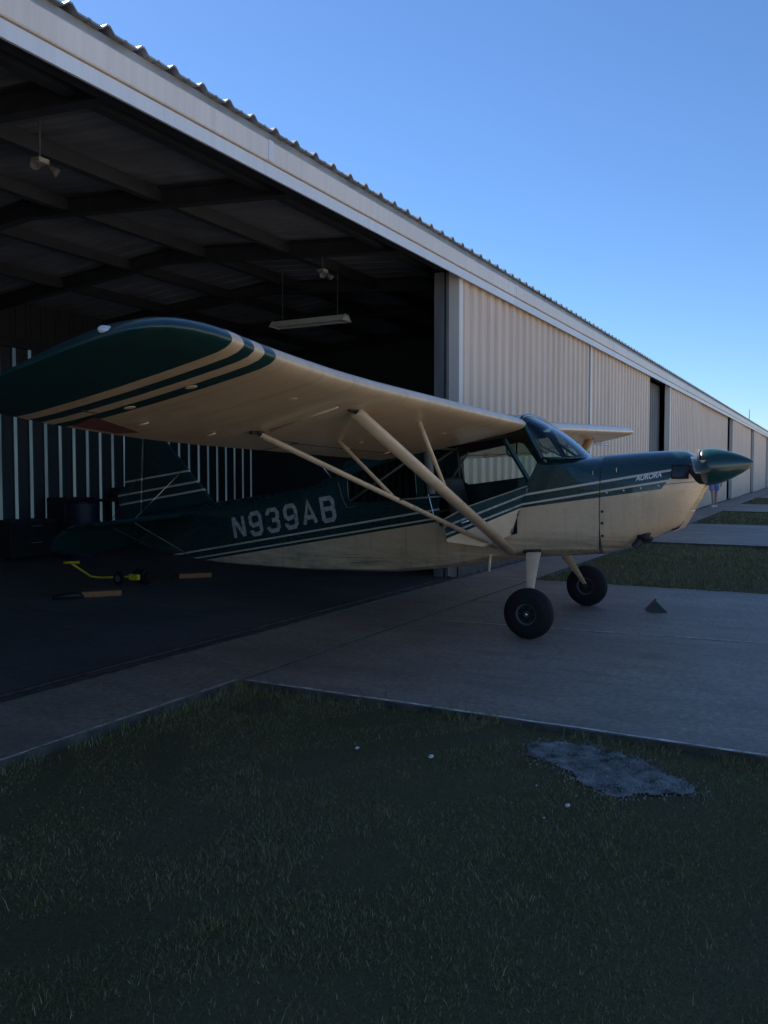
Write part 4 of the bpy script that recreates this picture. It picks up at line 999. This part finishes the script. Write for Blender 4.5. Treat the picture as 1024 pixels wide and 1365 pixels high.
# main gear
def gear(s):
    wc = Vector((CX+s*.975, 2.215 if s < 0 else 2.25, .208)); R = .210
    leg_t = Vector((CX+s*.34, 2.385, .665))
    mb = MB(); rr = []
    for t in np.linspace(0, 1, 12):
        x = leg_t.x+(CX+s*.875-leg_t.x)*t; z = leg_t.z+(.235-leg_t.z)*(t**1.12); y = leg_t.y+(2.25-leg_t.y)*t; w_ = interp(t, [(0, .072), (.5, .046), (1, .022)]); th = .011
        n_ = Vector((.55*s, 0, .83)).normalized()
        rr.append([Vector((x, y-w_, z))+n_*th*.3, Vector((x, y-w_*.7, z))+n_*th, Vector((x, y+w_*.7, z))+n_*th, Vector((x, y+w_, z))+n_*th*.3, Vector((x, y+w_*.7, z))-n_*th*.4, Vector((x, y-w_*.7, z))-n_*th*.4])
    mb.loft(rr); mb.build('landing_gear_leg', M['cream'], air, True, 40)
    mb = MB(); mb.tube([(CX+s*.36, 2.31, .672), (CX+s*.372, 2.47, .655)], .016, 8); mb.build('leg_fairing', M['dark'], air, True)
    whl = thing('wheel', tuple(wc), None, None); whl.parent = air; whl.matrix_parent_inverse = world(air).inverted()
    mb = MB(); tyre(mb, wc, R, .165, 56, rim=.42); ty = mb.build('tyre', M['rubber'], whl, True, 50)
    mb = MB()
    for k in range(5): 
        o = (k-2)*.026; mb.lathe([(o-.004, R*.962-.004*abs(k-2)), (o-.003, R*.995-.006*(k-2)**2*.6), (o+.003, R*.995-.006*(k-2)**2*.6), (o+.004, R*.962-.004*abs(k-2))], wc, (1, 0, 0), 56)
    mb.build('tread', M['rubber'], whl, True, 40)
    for sd in (1, -1):
        mb = MB(); a = Vector((s*sd, 0, 0)); mb.lathe([(.02, .0), (.02, .066), (.060, .074), (.070, .080), (.070, .088), (.055, .094), (.03, .094)], wc, a, 40); mb.build('rim', M['rimring'], whl, True, 40)
        mb = MB(); mb.lathe([(.02, .0), (.022, .068), (.05, .074), (.046, .05), (.05, .035), (.064, .03), (.066, 0)], wc, a, 32); mb.build('brake_disc', M['rim'], whl, True, 40)
        mb = MB()
        for k in range(6):
            an_ = k*PI/3; p = wc+a*.05+Vector((0, math.cos(an_)*.058, math.sin(an_)*.058)); mb.lathe([(0, .006), (.006, .005), (.007, 0)], p, a, 6)
        mb.build('bolts', M['tube'], whl)
    mb = MB(); mb.lathe([(.06, .020), (.078, .018), (.085, .010), (.086, 0)], wc, (s, 0, 0), 16); mb.build('hub_cap', M['chrome'], whl, True)
    mb = MB(); mb.tube([wc, (CX+s*.86, 2.24, .225)], .02, 10); mb.build('axle', M['dark'], whl)
gear(-1); gear(1)

# ------------------------------------------------------------------ chocks, tow bar
mb = MB(); a, b, d = .085, .095, .16
mb.add([(-.11, -.10, 0), (.11, -.10, 0), (.11, .10, 0), (-.11, .10, 0), (-.10, .0, .10), (.10, .0, .10), (-.10, .012, .10), (.10, .012, .10)], [(0, 3, 2, 1), (0, 1, 5, 4), (2, 3, 6, 7), (4, 5, 7, 6), (0, 4, 6, 3), (1, 2, 7, 5)])
mb.tube([(0, .005, .095), (0, .005, .118)], .006, 8)
ch = mb.build('wheel_chock', simple('green_black_chock', (.030, .045, .040), .6), bevel=.004); ch.location = (8.55, 1.56, .002); ch.rotation_euler = (0, 0, math.radians(14))
tag(ch, 'dark triangular wheel chock lying alone on the ramp ahead of the wheels', 'wheel chock')
def lumber(loc, rz, label):
    t = thing('wooden_block', loc, label, 'wood block', 'orange wooden blocks near the tail wheel', rz)
    mb = MB(); mb.box((-.21, -.045, 0), (.21, .045, .06)); o = mb.build('plank', M['wood'], None, bevel=.004); o.parent = t
    mb = MB(); mb.tube([(-.2, 0, .05), (-.28, .02, .03), (-.33, -.03, .012), (-.27, -.06, .01)], .006, 6); o = mb.build('rope', M['black'], None, True); o.parent = t
    return t
lumber((8.40, 7.34, .006), math.radians(-38), 'orange wooden block right of the tail wheel')
lumber((6.62, 7.12, .006), math.radians(-38), 'orange wooden block left of the tail wheel, near the black shoe-like lump')
mb = MB(); mb.loft([[(x, y-w, 0), (x, y+w, 0), (x, y+w*.8, h), (x, y-w*.8, h)] for x, y, w, h in ((-.16, 0, .035, .02), (-.12, 0, .05, .05), (0, 0, .055, .065), (.1, 0, .05, .06), (.16, 0, .03, .03))])
o = mb.build('rubber_chock', M['black'], smooth=True); o.location = (6.33, 7.31, .006); o.rotation_euler = (0, 0, math.radians(-40)); tag(o, 'black rubber chock beside the left orange block', 'chock')
tb = thing('tow_bar', (7.6, 7.9, 0), 'yellow tow bar with bent handle and small wheels clamped at the tail wheel', 'tow bar')
mb = MB(); mb.tube([(7.60, 7.50, .10), (7.45, 8.00, .07), (7.38, 8.12, .085), (6.92, 7.93, .30)], .013, 10); mb.build('bar', M['yellow'], tb, True)
mb = MB(); mb.tube([(6.86, 7.99, .31), (6.98, 7.86, .31)], .017, 10); mb.build('handle', M['yellow'], tb, True)
mb = MB(); mb.box((7.44, 7.40, .07), (7.49, 7.54, .14)); mb.build('clamp', M['yellow'], tb, bevel=.005)
for x in (7.40, 7.72):
    mb = MB(); tyre(mb, (x, 7.66, .085), .085, .04, 32); wh = mb.build('wheel', M['rubber'], tb, True, 50)
    mb = MB(); mb.lathe([(-.02, .0), (-.022, .04), (.022, .04), (.02, 0)], (x, 7.66, .085), (1, 0, 0), 20); mb.build('rim', M['tube'], wh)

# far antenna mast beyond the roof
mb = MB(); mb.tube([(68.8, 6, 4.3), (68.8, 6, 6.2)], [.05, .02], 8); tag(mb.build('antenna_mast', M['tube']), 'thin antenna mast standing on the far end of the hangar roof', 'antenna')

# ------------------------------------------------------------------ person walking by the far doors
def skinned(name, verts, edges, mat, parent, sub=1, root=0):
    me = bpy.data.meshes.new(name); me.from_pydata([v[:3] for v in verts], edges, []); o = bpy.data.objects.new(name, me); COL.objects.link(o)
    o.modifiers.new('skin', 'SKIN'); o.modifiers.new('sub', 'SUBSURF').levels = sub; o.modifiers['sub'].render_levels = sub
    sv = me.skin_vertices[0].data if me.skin_vertices else None
    if sv is None:
        bm = bmesh.new(); bm.from_mesh(me); bm.verts.layers.skin.verify(); bm.to_mesh(me); bm.free(); sv = me.skin_vertices[0].data
    for i, v in enumerate(verts): sv[i].radius = (v[3], v[4] if len(v) > 4 else v[3]); sv[i].use_root = (i == root)
    dg = bpy.context.evaluated_depsgraph_get(); m2 = bpy.data.meshes.new_from_object(o.evaluated_get(dg)); bpy.data.objects.remove(o)
    m2.materials.clear(); m2.materials.append(mat); m2.polygons.foreach_set('use_smooth', [True]*len(m2.polygons))
    o = bpy.data.objects.new(name, m2); COL.objects.link(o); o.parent = parent; return o
def person():
    t = thing('person', (33.1, 4.03, gz(33.1)), 'person in a dark shirt and blue shorts walking by the hangar doors', 'person', rz=math.radians(-60))
    # local: x right, y forward, z up
    V = [(0, 0, .93, .11, .10), (0, 0, 1.12, .12, .09), (0, .0, 1.34, .14, .09), (0, .0, 1.47, .06, .055), (0, .02, 1.56, .055, .055), (0, .03, 1.62, .075, .09), (0, .03, 1.70, .07, .085)]
    E_ = [(0, 1), (1, 2), (2, 3), (3, 4), (4, 5), (5, 6)]
    for s in (-1, 1):
        k = len(V); f = .12*s
        V += [(s*.09, 0, .86, .085), (s*.10, f*.7, .48, .052), (s*.10, f-.02, .10, .035), (s*.10, f, .05, .035), (s*.11, f+.14, .03, .03)]
        E_ += [(0, k), (k, k+1), (k+1, k+2), (k+2, k+3), (k+3, k+4)]
        k = len(V)
        V += [(s*.19, 0, 1.40, .05), (s*.24, -.04*s, 1.12, .040), (s*.27, .06-.04*s, .90, .026), (s*.275, .08-.04*s, .83, .028, .016)]
        E_ += [(2, k), (k, k+1), (k+1, k+2), (k+2, k+3)]
        for q in range(4):
            V += [(s*.275, .055+.018*q-.04*s, .78, .009), (s*.268, .058+.018*q-.04*s, .745-.004*abs(q-1.5), .008)]; m_ = len(V); E_ += [(k+3, m_-2), (m_-2, m_-1)]
        V += [(s*.265, .12-.04*s, .81, .009), (s*.258, .13-.04*s, .785, .008)]; m_ = len(V); E_ += [(k+3, m_-2), (m_-2, m_-1)]
    skinned('body', V, E_, M['skin'], t)
    sh = [(0, 0, .98, .13, .11), (0, 0, 1.14, .135, .105), (0, 0, 1.34, .16, .105), (0, 0, 1.45, .08, .07)]; e = [(0, 1), (1, 2), (2, 3)]
    for s in (-1, 1): k = len(sh); sh += [(s*.19, 0, 1.40, .065), (s*.225, -.02*s, 1.18, .058)]; e += [(2, k), (k, k+1)]
    skinned('shirt', sh, e, M['shirt'], t)
    so = [(0, 0, .97, .14, .12)]; e = []
    for s in (-1, 1): k = len(so); so += [(s*.10, .01*s, .82, .105), (s*.115, .06*s, .58, .10)]; e += [(0, k), (k, k+1)]
    skinned('shorts', so, e, M['shorts'], t)
    skinned('hair', [(0, -.01, 1.64, .07, .08), (0, .0, 1.73, .078, .09)], [(0, 1)], M['hair'], t)
    for s in (-1, 1):
        mb = MB(); f = .12*s; mb.loft([[(s*.10-w, y+f, 0), (s*.10+w, y+f, 0), (s*.10+w*.8, y+f, h), (s*.10-w*.8, y+f, h)] for y, w, h in ((-.09, .04, .06), (0, .048, .09), (.1, .05, .06), (.19, .03, .035))]); o = mb.build('shoe', M['white']); o.parent = t
    mb = MB(); mb.box((-.06, -.01, -.09), (.14, .01, .06)); p = mb.build('folded_paper', M['paper']); 
    p.location = (33.02, 3.74, 1.13); p.rotation_euler = (.4, .5, math.radians(-60)); tag(p, 'pale sheet of paper in the hand of the person by the doors', 'paper')
person()

# ------------------------------------------------------------------ every separate piece becomes a part of its own
def split_loose(o, name=None):
    me = o.data; par = list(range(len(me.vertices)))
    def find(a):
        while par[a] != a: par[a] = par[par[a]]; a = par[a]
        return a
    for p in me.polygons:
        vs = list(p.vertices); a = find(vs[0])
        for v in vs[1:]: par[find(v)] = a
    gr = {}
    for p in me.polygons: gr.setdefault(find(p.vertices[0]), []).append(p)
    if len(gr) < 2: return
    for ps in gr.values():
        ids = sorted({v for p in ps for v in p.vertices}); ix = {v: i for i, v in enumerate(ids)}
        m2 = bpy.data.meshes.new(name or o.name.split('.')[0]); m2.from_pydata([me.vertices[v].co for v in ids], [], [[ix[v] for v in p.vertices] for p in ps])
        for m_ in me.materials: m2.materials.append(m_)
        for q, p in zip(m2.polygons, ps): q.material_index = p.material_index; q.use_smooth = p.use_smooth
        c = bpy.data.objects.new(name or o.name.split('.')[0], m2); COL.objects.link(c); c.parent = o.parent; c.matrix_parent_inverse = o.matrix_parent_inverse.copy()
    bpy.data.objects.remove(o)
SPLIT = {'gutter_joint': None, 'cabin_header': None, 'quarter_window': None, 'feet': 'foot', 'translucent_strip': None, 'control_surface_gap': None, 'bolts': 'bolt', 'door_frame': None,
         'strut_fitting': None, 'red_patch': None, 'end_cap': None}
for o in [o for o in COL.objects if o.type == 'MESH' and o.name.split('.')[0] in SPLIT]: split_loose(o, SPLIT[o.name.split('.')[0]])

# ------------------------------------------------------------------ light, sky, camera
SUN_AZ = math.atan2(.86, .50); SUN_EL = math.radians(38)
sd = Vector((math.cos(SUN_AZ)*math.cos(SUN_EL), math.sin(SUN_AZ)*math.cos(SUN_EL), math.sin(SUN_EL)))
L = bpy.data.lights.new('sun', 'SUN'); L.energy = 5.0; L.angle = math.radians(.5); L.color = (1, .92, .80)
lo = bpy.data.objects.new('sun', L); lo.rotation_euler = sd.to_track_quat('Z', 'Y').to_euler(); COL.objects.link(lo)
w = bpy.data.worlds.new('World'); sc.world = w; w.use_nodes = True; nt = w.node_tree
sk = nt.nodes.new('ShaderNodeTexSky'); sk.sky_type = 'NISHITA'; sk.sun_disc = False; sk.sun_elevation = SUN_EL; sk.sun_rotation = PI/2-SUN_AZ
sk.altitude = 0; sk.air_density = 1.0; sk.dust_density = 0.05; sk.ozone_density = 9.5
bg = nt.nodes['Background']; nt.links.new(sk.outputs[0], bg.inputs[0]); bg.inputs[1].default_value = .055
cd = bpy.data.cameras.new('camera'); cam = bpy.data.objects.new('camera', cd); COL.objects.link(cam); sc.camera = cam
a = math.radians(28.4); p = math.atan(50.5/1120)
cam.location = (0, 0, 1.35); fwd = Vector((math.cos(a)*math.cos(p), math.sin(a)*math.cos(p), -math.sin(p)))
cam.rotation_euler = fwd.to_track_quat('-Z', 'Y').to_euler()
cd.sensor_fit = 'HORIZONTAL'; cd.sensor_width = 36; cd.lens = 36*1120/1024; cd.clip_start = .05; cd.clip_end = 2000
sc.view_settings.view_transform = 'Standard'; sc.view_settings.look = 'None'; sc.view_settings.exposure = 1.47; sc.view_settings.gamma = 1
sc.cycles.max_bounces = 8; sc.cycles.transparent_max_bounces = 12
